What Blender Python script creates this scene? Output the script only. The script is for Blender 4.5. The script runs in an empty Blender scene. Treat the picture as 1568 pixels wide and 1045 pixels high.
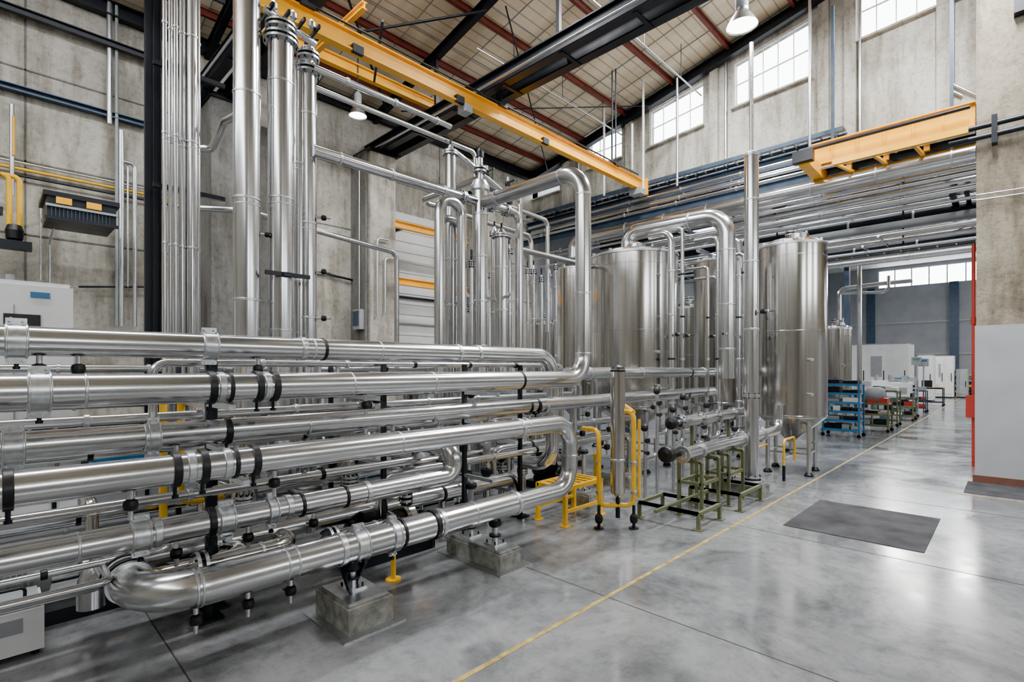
import bpy, math, random
from mathutils import Vector, Matrix
random.seed(7)
scene=bpy.context.scene
H=2.2; F=785.0; CX=784.0; HY=565.0
TH=math.radians(44.3); C=math.cos(TH); S=math.sin(TH)
# ---- survey helpers: intersect a sight line with a real plane of the building
def ray(px):
    t=(px-CX)/F
    return C+S*t, S-C*t
def onY(px,py,Y):
    a,b=ray(px); d=Y/b; return Vector((a*d,Y,H-(py-HY)/F*d))
def onX(px,py,X):
    a,b=ray(px); d=X/a; return Vector((X,b*d,H-(py-HY)/F*d))
def onD(px,py,d):
    a,b=ray(px); return Vector((a*d,b*d,H-(py-HY)/F*d))
def XY(px,Y):
    return onY(px,HY,Y).x

# ---------------------------------------------------------------- materials
def newmat(name):
    m=bpy.data.materials.new(name); m.use_nodes=True
    nt=m.node_tree; b=nt.nodes['Principled BSDF']; return m,nt,b
def simple(name,col,rough=0.5,metal=0.0,var=0.15,scale=6.0,bump=0.0,rv=0.1,stretch=None,spec=.5):
    m,nt,b=newmat(name)
    tc=nt.nodes.new('ShaderNodeTexCoord'); mp=nt.nodes.new('ShaderNodeMapping')
    if stretch: mp.inputs['Scale'].default_value=stretch
    no=nt.nodes.new('ShaderNodeTexNoise'); no.inputs['Scale'].default_value=scale; no.inputs['Detail'].default_value=5
    nt.links.new(tc.outputs['Object'],mp.inputs[0]); nt.links.new(mp.outputs[0],no.inputs[0])
    cr=nt.nodes.new('ShaderNodeValToRGB')
    cr.color_ramp.elements[0].position=.3; cr.color_ramp.elements[1].position=.7
    cr.color_ramp.elements[0].color=tuple(c*(1-var) for c in col)+(1,)
    cr.color_ramp.elements[1].color=tuple(min(1,c*(1+var)) for c in col)+(1,)
    nt.links.new(no.outputs[0],cr.inputs[0]); nt.links.new(cr.outputs[0],b.inputs['Base Color'])
    mr=nt.nodes.new('ShaderNodeMapRange'); mr.inputs[3].default_value=max(.03,rough-rv); mr.inputs[4].default_value=min(1,rough+rv)
    nt.links.new(no.outputs[0],mr.inputs[0]); nt.links.new(mr.outputs[0],b.inputs['Roughness'])
    b.inputs['Metallic'].default_value=metal; b.inputs['Specular IOR Level'].default_value=spec
    if bump>0:
        bp=nt.nodes.new('ShaderNodeBump'); bp.inputs['Strength'].default_value=bump; bp.inputs['Distance'].default_value=.02
        nt.links.new(no.outputs[0],bp.inputs['Height']); nt.links.new(bp.outputs[0],b.inputs['Normal'])
    return m
STEEL=simple('stainless_pipe_steel',(.60,.605,.615),.21,1,.03,2.5,rv=.03)
STEEL2=simple('polished_elbow_steel',(.57,.55,.52),.15,1,.04,3,rv=.04)
TANK=simple('brushed_tank_steel',(.52,.505,.48),.17,1,.10,3,rv=.05,stretch=(6,6,.15))
GALV=simple('galvanised_clamp',(.60,.62,.64),.32,1,.15,30)
BLACK=simple('black_rubber',(.006,.006,.008),.42,0,.2,12)
DARK=simple('dark_painted_steel',(.009,.012,.018),.42,.2,.2,4)
BLUEST=simple('blue_grey_steel',(.045,.07,.11),.42,.3,.2,4)
ORANGE=simple('orange_crane_paint',(.93,.43,.006),.38,0,.12,3)
YELLOW=simple('yellow_pipe_paint',(.80,.45,.01),.36,0,.12,5)
OLIVE=simple('olive_frame_paint',(.13,.14,.07),.5,.1,.2,6)
RED=simple('oxide_red_purlin',(.16,.038,.03),.6,0,.25,4)
REDP=simple('red_paint',(.42,.03,.02),.45,0,.1,5)
BLUE=simple('blue_cart_paint',(.025,.16,.35),.45,0,.1,5)
WHITE=simple('white_enamel',(.76,.77,.77),.36,0,.05,3)
GREYP=simple('grey_machine_paint',(.29,.31,.32),.45,0,.1,3)
GREEN=simple('machine_green',(.10,.22,.20),.45,0,.1,3)
BROWN=simple('brown_base_trim',(.14,.055,.035),.6,0,.2,6)
PLINTH=simple('plinth_concrete',(.20,.20,.18),.85,0,.45,11,bump=.7)
MATM=simple('dark_floor_mat',(.055,.055,.06),.85,0,.45,2.5,spec=.15)
LINE=simple('faded_yellow_line',(.38,.28,.08),.5,0,.6,9)
JOINT=simple('floor_joint',(.03,.03,.03),.7,0,.2,9)
WOOD=simple('wood_top',(.35,.22,.12),.5,0,.2,5)

def plank_ceiling():
    m,nt,b=newmat('cream_roof_panel')
    tc=nt.nodes.new('ShaderNodeTexCoord')
    mp=nt.nodes.new('ShaderNodeMapping'); mp.inputs['Scale'].default_value=(1.05,.25,1)
    vo=nt.nodes.new('ShaderNodeTexNoise'); vo.inputs['Scale'].default_value=1.4; vo.inputs['Detail'].default_value=6
    nt.links.new(tc.outputs['Object'],mp.inputs[0]); nt.links.new(mp.outputs[0],vo.inputs[0])
    wv=nt.nodes.new('ShaderNodeTexWave'); wv.wave_type='BANDS'; wv.bands_direction='Y'; wv.inputs['Scale'].default_value=1.2; wv.inputs['Distortion'].default_value=.15
    nt.links.new(tc.outputs['Object'],wv.inputs[0])
    cr=nt.nodes.new('ShaderNodeValToRGB'); cr.color_ramp.elements[0].position=.34; cr.color_ramp.elements[1].position=.62
    cr.color_ramp.elements[0].color=(.62,.52,.36,1); cr.color_ramp.elements[1].color=(.90,.82,.65,1)
    nt.links.new(vo.outputs[0],cr.inputs[0])
    cw=nt.nodes.new('ShaderNodeValToRGB'); cw.color_ramp.elements[0].position=0; cw.color_ramp.elements[1].position=.08
    cw.color_ramp.elements[0].color=(.55,.5,.42,1); cw.color_ramp.elements[1].color=(1,1,1,1)
    nt.links.new(wv.outputs[1],cw.inputs[0])
    mx=nt.nodes.new('ShaderNodeMix'); mx.data_type='RGBA'; mx.blend_type='MULTIPLY'; mx.inputs[0].default_value=1
    nt.links.new(cr.outputs[0],mx.inputs[6]); nt.links.new(cw.outputs[0],mx.inputs[7]); nt.links.new(mx.outputs[2],b.inputs['Base Color'])
    b.inputs['Roughness'].default_value=.7
    return m
CEILM=plank_ceiling()

def concrete(name,col,dark,scale=.5,blotch=.85):
    m,nt,b=newmat(name)
    tc=nt.nodes.new('ShaderNodeTexCoord')
    n1=nt.nodes.new('ShaderNodeTexNoise'); n1.inputs['Scale'].default_value=scale; n1.inputs['Detail'].default_value=10; n1.inputs['Roughness'].default_value=.7; n1.inputs['Distortion'].default_value=.6
    mp=nt.nodes.new('ShaderNodeMapping'); mp.inputs['Scale'].default_value=(1.8,1.8,.3)
    n2=nt.nodes.new('ShaderNodeTexNoise'); n2.inputs['Scale'].default_value=1.5; n2.inputs['Detail'].default_value=9; n2.inputs['Roughness'].default_value=.65
    n3=nt.nodes.new('ShaderNodeTexNoise'); n3.inputs['Scale'].default_value=11; n3.inputs['Detail'].default_value=8; n3.inputs['Roughness'].default_value=.7
    nt.links.new(tc.outputs['Object'],n1.inputs[0]); nt.links.new(tc.outputs['Object'],mp.inputs[0]); nt.links.new(mp.outputs[0],n2.inputs[0]); nt.links.new(tc.outputs['Object'],n3.inputs[0])
    cr=nt.nodes.new('ShaderNodeValToRGB'); cr.color_ramp.elements[0].position=.40; cr.color_ramp.elements[1].position=.58
    cr.color_ramp.elements[0].color=dark+(1,); cr.color_ramp.elements[1].color=col+(1,)
    nt.links.new(n1.outputs[0],cr.inputs[0])
    cr2=nt.nodes.new('ShaderNodeValToRGB'); cr2.color_ramp.elements[0].position=.36; cr2.color_ramp.elements[1].position=.54
    cr2.color_ramp.elements[0].color=(.46,.435,.38,1); cr2.color_ramp.elements[1].color=(1,1,1,1)
    nt.links.new(n2.outputs[0],cr2.inputs[0])
    mx=nt.nodes.new('ShaderNodeMix'); mx.data_type='RGBA'; mx.blend_type='MULTIPLY'; mx.inputs[0].default_value=blotch
    nt.links.new(cr.outputs[0],mx.inputs[6]); nt.links.new(cr2.outputs[0],mx.inputs[7])
    cr3=nt.nodes.new('ShaderNodeValToRGB'); cr3.color_ramp.elements[0].position=.32; cr3.color_ramp.elements[1].position=.50
    cr3.color_ramp.elements[0].color=(.60,.585,.55,1); cr3.color_ramp.elements[1].color=(1,1,1,1)
    nt.links.new(n3.outputs[0],cr3.inputs[0])
    m2=nt.nodes.new('ShaderNodeMix'); m2.data_type='RGBA'; m2.blend_type='MULTIPLY'; m2.inputs[0].default_value=.9
    nt.links.new(mx.outputs[2],m2.inputs[6]); nt.links.new(cr3.outputs[0],m2.inputs[7])
    nt.links.new(m2.outputs[2],b.inputs['Base Color'])
    b.inputs['Roughness'].default_value=.85
    bp=nt.nodes.new('ShaderNodeBump'); bp.inputs['Strength'].default_value=.45; bp.inputs['Distance'].default_value=.03
    nt.links.new(n3.outputs[0],bp.inputs['Height']); nt.links.new(bp.outputs[0],b.inputs['Normal'])
    return m
WALLM=concrete('weathered_wall_concrete',(.53,.51,.455),(.37,.35,.30))
WALLG=concrete('grey_panel_concrete',(.19,.185,.175),(.14,.135,.125))
COLM=concrete('column_concrete',(.33,.29,.22),(.21,.18,.13),1.2)
COLG=simple('grey_painted_column',(.36,.37,.385),.6,0,.08,2)
FARW=simple('far_wall_paint',(.25,.265,.29),.7,0,.12,1)
SIDING=simple('white_siding',(.66,.67,.66),.6,0,.06,2)

def floor_mat():
    m,nt,b=newmat('polished_floor_concrete')
    tc=nt.nodes.new('ShaderNodeTexCoord')
    n1=nt.nodes.new('ShaderNodeTexNoise'); n1.inputs['Scale'].default_value=.9; n1.inputs['Detail'].default_value=12; n1.inputs['Roughness'].default_value=.7; n1.inputs['Distortion'].default_value=.6
    n2=nt.nodes.new('ShaderNodeTexNoise'); n2.inputs['Scale'].default_value=6; n2.inputs['Detail'].default_value=10; n2.inputs['Roughness'].default_value=.7
    for n in (n1,n2): nt.links.new(tc.outputs['Object'],n.inputs[0])
    cr=nt.nodes.new('ShaderNodeValToRGB'); cr.color_ramp.elements[0].position=.38; cr.color_ramp.elements[1].position=.62
    cr.color_ramp.elements[0].color=(.125,.13,.136,1); cr.color_ramp.elements[1].color=(.265,.27,.278,1)
    nt.links.new(n1.outputs[0],cr.inputs[0])
    cr2=nt.nodes.new('ShaderNodeValToRGB'); cr2.color_ramp.elements[0].position=.33; cr2.color_ramp.elements[1].position=.52
    cr2.color_ramp.elements[0].color=(.70,.70,.70,1); cr2.color_ramp.elements[1].color=(1,1,1,1)
    nt.links.new(n2.outputs[0],cr2.inputs[0])
    mx=nt.nodes.new('ShaderNodeMix'); mx.data_type='RGBA'; mx.blend_type='MULTIPLY'; mx.inputs[0].default_value=1
    nt.links.new(cr.outputs[0],mx.inputs[6]); nt.links.new(cr2.outputs[0],mx.inputs[7]); nt.links.new(mx.outputs[2],b.inputs['Base Color'])
    mr=nt.nodes.new('ShaderNodeMapRange'); mr.inputs[1].default_value=.32; mr.inputs[2].default_value=.66; mr.inputs[3].default_value=.08; mr.inputs[4].default_value=.26
    nt.links.new(n1.outputs[0],mr.inputs[0]); nt.links.new(mr.outputs[0],b.inputs['Roughness'])
    b.inputs['Specular IOR Level'].default_value=.9
    return m
FLOORM=floor_mat()
def emis(name,col,st):
    m,nt,b=newmat(name); b.inputs['Emission Color'].default_value=col+(1,); b.inputs['Emission Strength'].default_value=st; b.inputs['Base Color'].default_value=col+(1,); return m
LAMPE=emis('lamp_diffuser',(1,.98,.95),12)

# ---------------------------------------------------------------- mesh builder
def frame(ax):
    ax=Vector(ax).normalized()
    up=Vector((0,0,1)) if abs(ax.z)<.9 else Vector((1,0,0))
    u=up.cross(ax).normalized(); v=ax.cross(u).normalized()
    return ax,u,v
class MB:
    def __init__(s): s.v=[];s.f=[];s.m=[];s.sm=[];s.mats=[]
    def mi(s,mat):
        if mat not in s.mats: s.mats.append(mat)
        return s.mats.index(mat)
    def add(s,vs,fs,mat,smooth=False):
        o=len(s.v); k=s.mi(mat); s.v+= [tuple(p) for p in vs]
        for f in fs: s.f.append([i+o for i in f]); s.m.append(k); s.sm.append(smooth)
    def box(s,lo,hi,mat):
        x0,y0,z0=lo;x1,y1,z1=hi
        if x0>x1:x0,x1=x1,x0
        if y0>y1:y0,y1=y1,y0
        if z0>z1:z0,z1=z1,z0
        vs=[(x0,y0,z0),(x1,y0,z0),(x1,y1,z0),(x0,y1,z0),(x0,y0,z1),(x1,y0,z1),(x1,y1,z1),(x0,y1,z1)]
        s.add(vs,[(0,3,2,1),(4,5,6,7),(0,1,5,4),(1,2,6,5),(2,3,7,6),(3,0,4,7)],mat)
    def bar(s,p0,p1,w,h,mat):
        p0=Vector(p0);p1=Vector(p1); ax,u,v=frame(p1-p0)
        vs=[]
        for p in (p0,p1):
            for a,b in ((-1,-1),(1,-1),(1,1),(-1,1)): vs.append(p+u*(a*w/2)+v*(b*h/2))
        s.add(vs,[(0,3,2,1),(4,5,6,7),(0,1,5,4),(1,2,6,5),(2,3,7,6),(3,0,4,7)],mat)
    def ibeam(s,p0,p1,w,h,mat,t=None):
        t=t or h*.1
        p0=Vector(p0);p1=Vector(p1); ax,u,v=frame(p1-p0)
        s.bar(p0+v*(h/2-t/2),p1+v*(h/2-t/2),w,t,mat); s.bar(p0-v*(h/2-t/2),p1-v*(h/2-t/2),w,t,mat)
        s.bar(p0,p1,t,h-2*t,mat)
    def lathe(s,prof,base,axis,mat,seg=24,caps=True):
        ax,u,v=frame(axis); base=Vector(base)
        for i in range(len(prof)-1):
            (r0,d0),(r1,d1)=prof[i],prof[i+1]
            vs=[];fs=[]
            for k in range(seg):
                a=2*math.pi*k/seg; dr=u*math.cos(a)+v*math.sin(a)
                vs.append(base+ax*d0+dr*r0); vs.append(base+ax*d1+dr*r1)
            for k in range(seg):
                j=(k+1)%seg; fs.append((2*k,2*j,2*j+1,2*k+1))
            s.add(vs,fs,mat,True)
        if caps:
            for (r,d),rev in ((prof[0],True),(prof[-1],False)):
                if r<1e-4: continue
                vs=[base+ax*d+(u*math.cos(2*math.pi*k/seg)+v*math.sin(2*math.pi*k/seg))*r for k in range(seg)]
                f=list(range(seg)); s.add(vs,[f[::-1] if rev else f],mat)
    def cyl(s,p0,p1,r,mat,seg=20):
        p0=Vector(p0);p1=Vector(p1); s.lathe([(r,0),(r,(p1-p0).length)],p0,p1-p0,mat,seg)
    def sweep(s,pts,r,mat,bend=None,seg=20,n=9):
        pts=[Vector(p) for p in pts]; bend=bend or r*3
        path=[pts[0]]
        for i in range(1,len(pts)-1):
            a=pts[i-1]-pts[i]; b=pts[i+1]-pts[i]; la,lb=a.length,b.length; a.normalize(); b.normalize()
            ang=math.pi-a.angle(b)
            if ang<.02: path.append(pts[i]); continue
            tl=min(bend*math.tan(ang/2),la*.48,lb*.48); R=tl/math.tan(ang/2)
            A=pts[i]+a*tl; B=pts[i]+b*tl
            bis=(a+b).normalized(); cen=pts[i]+bis*(R/math.cos(ang/2))
            va=A-cen; vb=B-cen; axn=va.cross(vb).normalized()
            for k in range(n+1):
                path.append(cen+Matrix.Rotation(ang*k/n,3,axn)@va)
        path.append(pts[-1])
        tg=[]
        for i in range(len(path)):
            t=(path[min(i+1,len(path)-1)]-path[max(i-1,0)]); tg.append(t.normalized())
        ax,u,v=frame(tg[0]); vs=[]
        prev=tg[0]
        for i,p in enumerate(path):
            q=prev.rotation_difference(tg[i]); u=q@u; u=(u-tg[i]*u.dot(tg[i])).normalized(); v=tg[i].cross(u); prev=tg[i]
            for k in range(seg):
                a=2*math.pi*k/seg; vs.append(p+(u*math.cos(a)+v*math.sin(a))*r)
        fs=[]
        for i in range(len(path)-1):
            for k in range(seg):
                j=(k+1)%seg; fs.append((i*seg+k,i*seg+j,(i+1)*seg+j,(i+1)*seg+k))
        s.add(vs,fs,mat,True)
        s.add(vs[:seg],[list(range(seg))[::-1]],mat); s.add(vs[-seg:],[list(range(seg))],mat)
    def ring(s,p,ax,r,w,mat,th=.008,seg=24):
        ax=Vector(ax).normalized(); p=Vector(p)-ax*w/2
        e=min(.004,w*.2)
        s.lathe([(r*.98,0),(r+th-e,0),(r+th,e),(r+th,w-e),(r+th-e,w),(r*.98,w)],p,ax,mat,seg,False)
    def clamp(s,p,ax,r,mat=None,w=.07):
        mat=mat or GALV
        s.ring(p,ax,r,w,mat,.012); a=Vector(ax).normalized()
        for sg in (-1,1): s.ring(Vector(p)+a*sg*w*.42,ax,r,.012,mat,.02)
        a,u,v=frame(ax)
        for dv in (v,-v):
            q=Vector(p)+dv*(r+.028)
            s.bar(q-a*w*.45,q+a*w*.45,.035,.05,mat)
            for off in (-.28,.28):
                b=q+a*w*off+dv*.004; s.cyl(b-u*.042,b+u*.042,.009,mat,6)
    def flange(s,p,ax,r,mat=None,k=1.55,n=8,gap=.03):
        mat=mat or GALV
        a,u,v=frame(ax); p=Vector(p)
        for sg in (-1,1):
            c=p+a*sg*gap
            s.lathe([(r*.9,-.014),(r*k,-.014),(r*k,.014),(r*.9,.014)],c,a,mat,24,True)
        s.ring(p,a,r*1.15,gap*1.6,BLACK,.002)
        for i in range(n):
            th=2*math.pi*i/n; d=(u*math.cos(th)+v*math.sin(th))*r*(1+(k-1)*.6)
            s.cyl(p+d-a*(gap+.035),p+d+a*(gap+.035),.011,DARK,6)
    def valve(s,p,down=(0,0,-1),sc=1.0,mat=None,lever=True):
        mat=mat or BLACK; d=Vector(down).normalized(); p=Vector(p)
        s.cyl(p,p+d*.10*sc,.018*sc,GALV,10); s.lathe([(.02*sc,0),(.04*sc,.01*sc),(.045*sc,.04*sc),(.04*sc,.07*sc),(.02*sc,.08*sc)],p+d*.06*sc,d,mat,12)
        s.cyl(p+d*.14*sc,p+d*.2*sc,.016*sc,GALV,8)
        if lever:
            a,u,v=frame(d); s.bar(p+d*.11*sc,p+d*.13*sc+u*.14*sc,.02*sc,.012*sc,mat)
    def obj(s,name,parent=None):
        me=bpy.data.meshes.new(name); me.from_pydata(s.v,[],s.f); me.update()
        for m in s.mats: me.materials.append(m)
        me.polygons.foreach_set('material_index',s.m); me.polygons.foreach_set('use_smooth',s.sm); me.update()
        o=bpy.data.objects.new(name,me); scene.collection.objects.link(o)
        if parent: o.parent=parent
        return o

# ================================================================= ROOM SHELL
b=MB(); b.box((-8,-12,-.2),(60,16,0),FLOORM); b.obj('floor')
b=MB()
for X in (-2.2,1.0,4.17,7.35,10.6,13.8,17,20.2,24,28,34,40): b.box((X-.005,-12,0),(X+.005,13.4,.002),JOINT)
for Y in (-.9,6.4): b.box((-8,Y-.005,0),(57,Y+.005,.002),JOINT)
b.obj('floor_joint_lines')
b=MB(); b.box((-8,2.77,0),(57,2.815,.003),LINE); b.box((11.9,-6,0),(11.95,.9,.003),LINE); b.obj('yellow_floor_marking')
b=MB(); b.box((7.8,.75,0),(9.72,2.3,.008),MATM); b.obj('floor_mat')
b=MB(); b.box((12.1,-2.2,0),(13.35,.62,.008),MATM); b.obj('floor_mat')

WY=13.5; WX=15.0
b=MB(); b.box((-8,WY,0),(15.3,WY+.3,9.95),WALLM)
b.obj('wall_left')
b=MB()
for z in (2.6,4.75,6.15,7.9): b.box((-8,WY-.012,z),(15,WY,z+.03),WALLG)
for x in (-5.5,-2.4,.5,5.9,10.4,12.8): b.box((x,WY-.012,0),(x+.03,WY,9.9),WALLG)
b.obj('trim_1')
b=MB(); b.box((15.3,WY,0),(57,WY+.3,11.5),FARW); b.obj('wall_left_far')
for x0 in (-1.9,3.45,7.35,11.6):
    b=MB(); b.box((x0,12.6,0),(x0+.8,WY,8.25),WALLG if x0==3.45 else WALLM); b.box((x0-.04,12.56,8.2),(x0+.84,WY,8.3),DARK)
    if x0==3.45: b.box((x0+.8,WY-.1,0),(x0+2.0,WY,8.25),WALLG)
    if x0==7.35: b.box((x0-.1,12.7,0),(x0,WY,8.2),WALLG)  # darker slab paints the shade on this pilaster's left side
    b.obj('concrete_pilaster')
def roofz(Y): return 9.9+.21*(13.5-Y) if Y>3.0 else 9.9+.21*10.5-.21*(3.0-Y)
wins=[((812,284),(857,262),(857,292),(815,307)),((898,214),(951,194),(953,240),(902,260)),((993,170),(1076,123),(1077,191),(996,226)),
      ((1121,97),(1237,28),(1241,118),(1125,165)),((1310,-26),(1470,-104),(1472,-6),(1314,63))]
b=MB()
def yzprism(b,pts,x0,x1,mat):
    n=len(pts); vs=[(x0,y,z) for y,z in pts]+[(x1,y,z) for y,z in pts]
    fs=[list(range(n))[::-1],[i+n for i in range(n)]]+[(i,(i+1)%n,(i+1)%n+n,i+n) for i in range(n)]
    b.add(vs,fs,mat)
WB=7.55; cur=WY; wq=[]
for q in wins:
    P=[onX(px,py,WX) for px,py in q]
    yl=(P[0].y+P[3].y)/2; yr=(P[1].y+P[2].y)/2
    wq.append((yl,yr,P[0].z,P[1].z,P[2].z,P[3].z))
for yl,yr,a,b2,c2,d in wq:
    yzprism(b,[(cur,WB),(yl,WB),(yl,roofz(yl)),(cur,roofz(cur))],WX,WX+.3,WALLM)
    yzprism(b,[(yl,WB),(yr,WB),(yr,c2),(yl,d)],WX,WX+.3,WALLM)
    yzprism(b,[(yl,a),(yr,b2),(yr,roofz(yr)),(yl,roofz(yl))],WX,WX+.3,WALLM)
    cur=yr
pts=[(cur,WB),(-12,WB),(-12,roofz(-12)),(3.0,roofz(3.0)),(cur,roofz(cur))]
if cur<3: pts=[(cur,WB),(-12,WB),(-12,roofz(-12)),(cur,roofz(cur))]
yzprism(b,pts,WX,WX+.3,WALLM)
b.obj('wall_back')
for i,(yl,yr,a,b2,c2,d) in enumerate(wq):
    b=MB(); n=max(3,int((yl-yr)/.36))
    x=WX+.1
    for k in range(n+1):
        f=k/n; y=yl+(yr-yl)*f; z0=d+(c2-d)*f; z1=a+(b2-a)*f; w=.05 if k in(0,n) else .018
        b.box((x-.02,y-w/2,z0),(x+.02,y+w/2,z1),WHITE)
    for g in (0,.5,1):
        b.bar((x,yl,d+(a-d)*g),(x,yr,c2+(b2-c2)*g),.05,.05 if g in(0,1) else .018,WHITE)
    b.bar((WX-.05,yl+.05,d-.04),(WX-.05,yr-.05,c2-.04),.16,.05,WALLM)
    b.obj('window_%d'%(i+1))
b=MB()
for px in (868,965,1095,1262,1303,1445):
    y=onX(px,300,WX).y; b.box((WX-.12,y-.12,WB),(WX,y+.12,roofz(y)-.05),WALLM)
for px in (880,1100,1300): 
    y=onX(px,300,WX).y-.25; b.cyl((WX-.1,y,WB),(WX-.1,y,roofz(y)),.035,GALV,10)
b.obj('trim_2')
b=MB()
yzprism(b,[(WY+.3,9.84),(3.0,roofz(3.0)),(3.0,roofz(3.0)+.15),(WY+.3,9.99)],-8,WX+.3,CEILM)
yzprism(b,[(3.0,roofz(3.0)),(-12,roofz(-12)),(-12,roofz(-12)+.15),(3.0,roofz(3.0)+.15)],-8,WX+.3,CEILM)
b.obj('ceiling')
b=MB()
for X in [(-8+.95*i) for i in range(25)]:
    b.bar((X,WY,9.89),(X,3.1,roofz(3.1)-.01),.02,.02,GREYP)
for Y in (12.0,10.4,8.9,7.4,5.8,4.2): b.bar((-8,Y,roofz(Y)-.01),(WX,Y,roofz(Y)-.01),.02,.02,GREYP)
b.obj('trim_3')
b=MB()
Y=12.6
while Y>-6:
    z=roofz(Y)-.12; b.ibeam((-8,Y,z),(WX,Y,z),.09,.16,RED,.02); Y-=1.7
b.obj('roof_purlins')
for X in (3.6,8.0):
    b=MB()
    b.ibeam((X,WY,roofz(WY)-.35),(X,3.0,roofz(3.0)-.35),.14,.24,DARK,.03)
    b.ibeam((X,-11.5,roofz(-11.5)-.35),(X,3.0,roofz(3.0)-.35),.14,.24,DARK,.03)
    for dx in (-.24,.24):
        b.ibeam((X+dx,WY,8.48),(X+dx,-11.5,8.48),.2,.38,DARK,.03)
    for i in range(14):
        y=12.6-i*1.6
        b.box((X-.3,y-.04,8.27),(X+.3,y+.04,8.31),DARK)
    for y in (10.5,6.5,2.5): b.bar((X,y,8.6),(X,y,roofz(y)-.4),.08,.08,DARK)
    b.cyl((X-.42,WY,8.36),(X-.42,-11,8.36),.03,GALV,8); b.cyl((X+.42,WY,8.7),(X+.42,-11,8.7),.03,GALV,8); b.cyl((X+.05,WY,8.72),(X+.05,-11,8.72),.05,DARK,8)
    b.cyl((X+.62,WY,8.9),(X+.62,-11,8.9),.03,DARK,8)
    b.obj('roof_girder')
b=MB(); b.ibeam((WX-.2,WY,roofz(WY)-.3),(WX-.2,3,roofz(3)-.3),.2,.3,DARK,.03); b.ibeam((WX-.2,-11.5,roofz(-11.5)-.3),(WX-.2,3,roofz(3)-.3),.2,.3,DARK,.03); b.obj('roof_edge_beam')
b=MB()
b.ibeam((-8,WY-.12,9.65),(WX,WY-.12,9.65),.2,.3,DARK,.03); b.ibeam((-8,WY-.2,8.9),(3.4,WY-.2,8.9),.12,.14,DARK,.02); b.obj('eaves_beam')
b=MB()
b.cyl((3.8,12.4,9.2),(7.8,8.4,10.2),.03,DARK,8); b.cyl((7.8,12.4,9.2),(3.8,8.4,10.2),.03,DARK,8)
b.cyl((8.2,12.4,9.5),(14.6,8.2,10.5),.02,DARK,8); b.cyl((8.2,8.2,10.4),(14.6,12.4,9.6),.02,DARK,8)
for y,z in ((11.3,9.7),(9.2,9.9),(6.6,10.3)): b.cyl((8.2,y,z),(14.8,y,z),.022,GALV,8); [b.cyl((x,y,z),(x,y,roofz(y)-.1),.01,DARK,6) for x in (9.5,11.5,13.5)]
b.obj('roof_bracing')
b=MB(); b.box((-8.3,-12,0),(-8,WY,9.2),WALLM); b.obj('wall_front')
b=MB(); ZS=5.4
b.box((-8,-12.3,0),(60,-12,ZS),WALLM); b.box((-8,-12.3,8.0),(60,-12,9.2),WALLM)
xs=[-8,-1,3.4,5.9,9.9,12,15,18,25,31,37,43,49,55,60]
xs=[-8,-1,3.0,5.9,9.5,12,15,18,25,31,37,43,49,55,57,59.5,60]  # openings added in the unseen side wall, for highlights on the steel
for i in range(0,len(xs)-1,2): b.box((xs[i],-12.3,ZS),(xs[i+1],-12,8.0),WALLM)
b.box((59.5,-12.3,ZS),(60,-12,8.0),WALLM)
b.box((15.3,-12.3,9.2),(57,-12,11.6),FARW)
b.obj('wall_right')
b=MB()
for i in range(1,len(xs)-1,2):  # bars for the added side openings
    x0,x1=xs[i],xs[i+1]
    for k in range(6): x=x0+(x1-x0)*k/5; b.box((x-.04,-12.2,ZS),(x+.04,-12.1,8.0),WHITE)
    for z in (ZS+.05,6.8,7.95): b.box((x0,-12.2,z-.04),(x1,-12.1,z+.04),WHITE)
b.obj('window_7')
b=MB()
for x0,x1 in ((15.3,16.6),(18.6,21.6),(23.6,26.6),(28,30)): b.box((x0,-12,7.95),(x1,WY,8.15),GREYP)
for x0,x1 in ((16.6,18.6),(21.6,23.6),(26.6,28)):
    b.box((x0,-12,7.95),(x1,-8,8.15),GREYP); b.box((x0,10,7.95),(x1,WY,8.15),GREYP)
    for k in range(13): y=-8+k*1.5; b.box((x0,y-.03,7.98),(x1,y+.03,8.1),WHITE)
b.obj('ceiling_low_bay')
b=MB(); b.box((30,-12,8.15),(30.2,WY,11.6),FARW); b.box((30,-12,11.4),(57.3,WY,11.6),SIDING); b.obj('ceiling_far_bay')
XF=57.0
fw0=onX(1345,408,XF)
zt=onX(1480,402,XF).z; zb=onX(1480,430,XF).z
b=MB(); b.box((XF,-12,0),(XF+.3,WY,zb),FARW); b.box((XF,-12,zt),(XF+.3,WY,11.5),FARW)
b.box((XF,fw0.y,zb),(XF+.3,WY,zt),FARW); b.box((XF,-12,zb),(XF+.3,-11,zt),FARW)
for y in (9,3.2,-3): b.box((XF-.3,y,0),(XF,y+.6,zb),BLUEST)
for z in (3.4,6.2): b.box((XF-.08,-11,z),(XF,13,z+.15),GREYP)
b.obj('wall_far')
b=MB()
y=fw0.y
while y>-11: b.box((XF+.1,y-.04,zb),(XF+.18,y+.04,zt),GREYP); y-=1.2
b.obj('window_6')
b=MB(); b.box((13.4,-2.4,3.03),(WX+.3,.5,11.2),COLM); b.box((13.38,-2.42,0.14),(WX+.3,.52,3.03),COLG); b.box((13.35,-2.45,0),(WX+.3,.55,.14),BROWN)
b.obj('concrete_column')
b=MB()
for z in (6.62,6.82): b.cyl((13.25,.9,z),(13.25,-2.4,z),.05,DARK,12)
b.box((13.2,.2,6.45),(13.4,.28,6.98),DARK); b.box((13.2,-.9,6.45),(13.4,-.82,6.98),DARK)
b.box((13.2,-.02,8.75),(13.4,-.3,9.6),DARK)
b.cyl((13.33,.5,5.55),(13.33,-2.4,5.45),.012,GALV,8); b.cyl((13.33,.5,5.45),(13.33,-2.4,5.35),.012,GALV,8)
b.cyl((13.33,-.42,0.2),(13.33,-.42,5.3),.022,GREYP,8); b.box((13.28,-.5,2.9),(13.38,-.36,3.3),GREYP)
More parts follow.
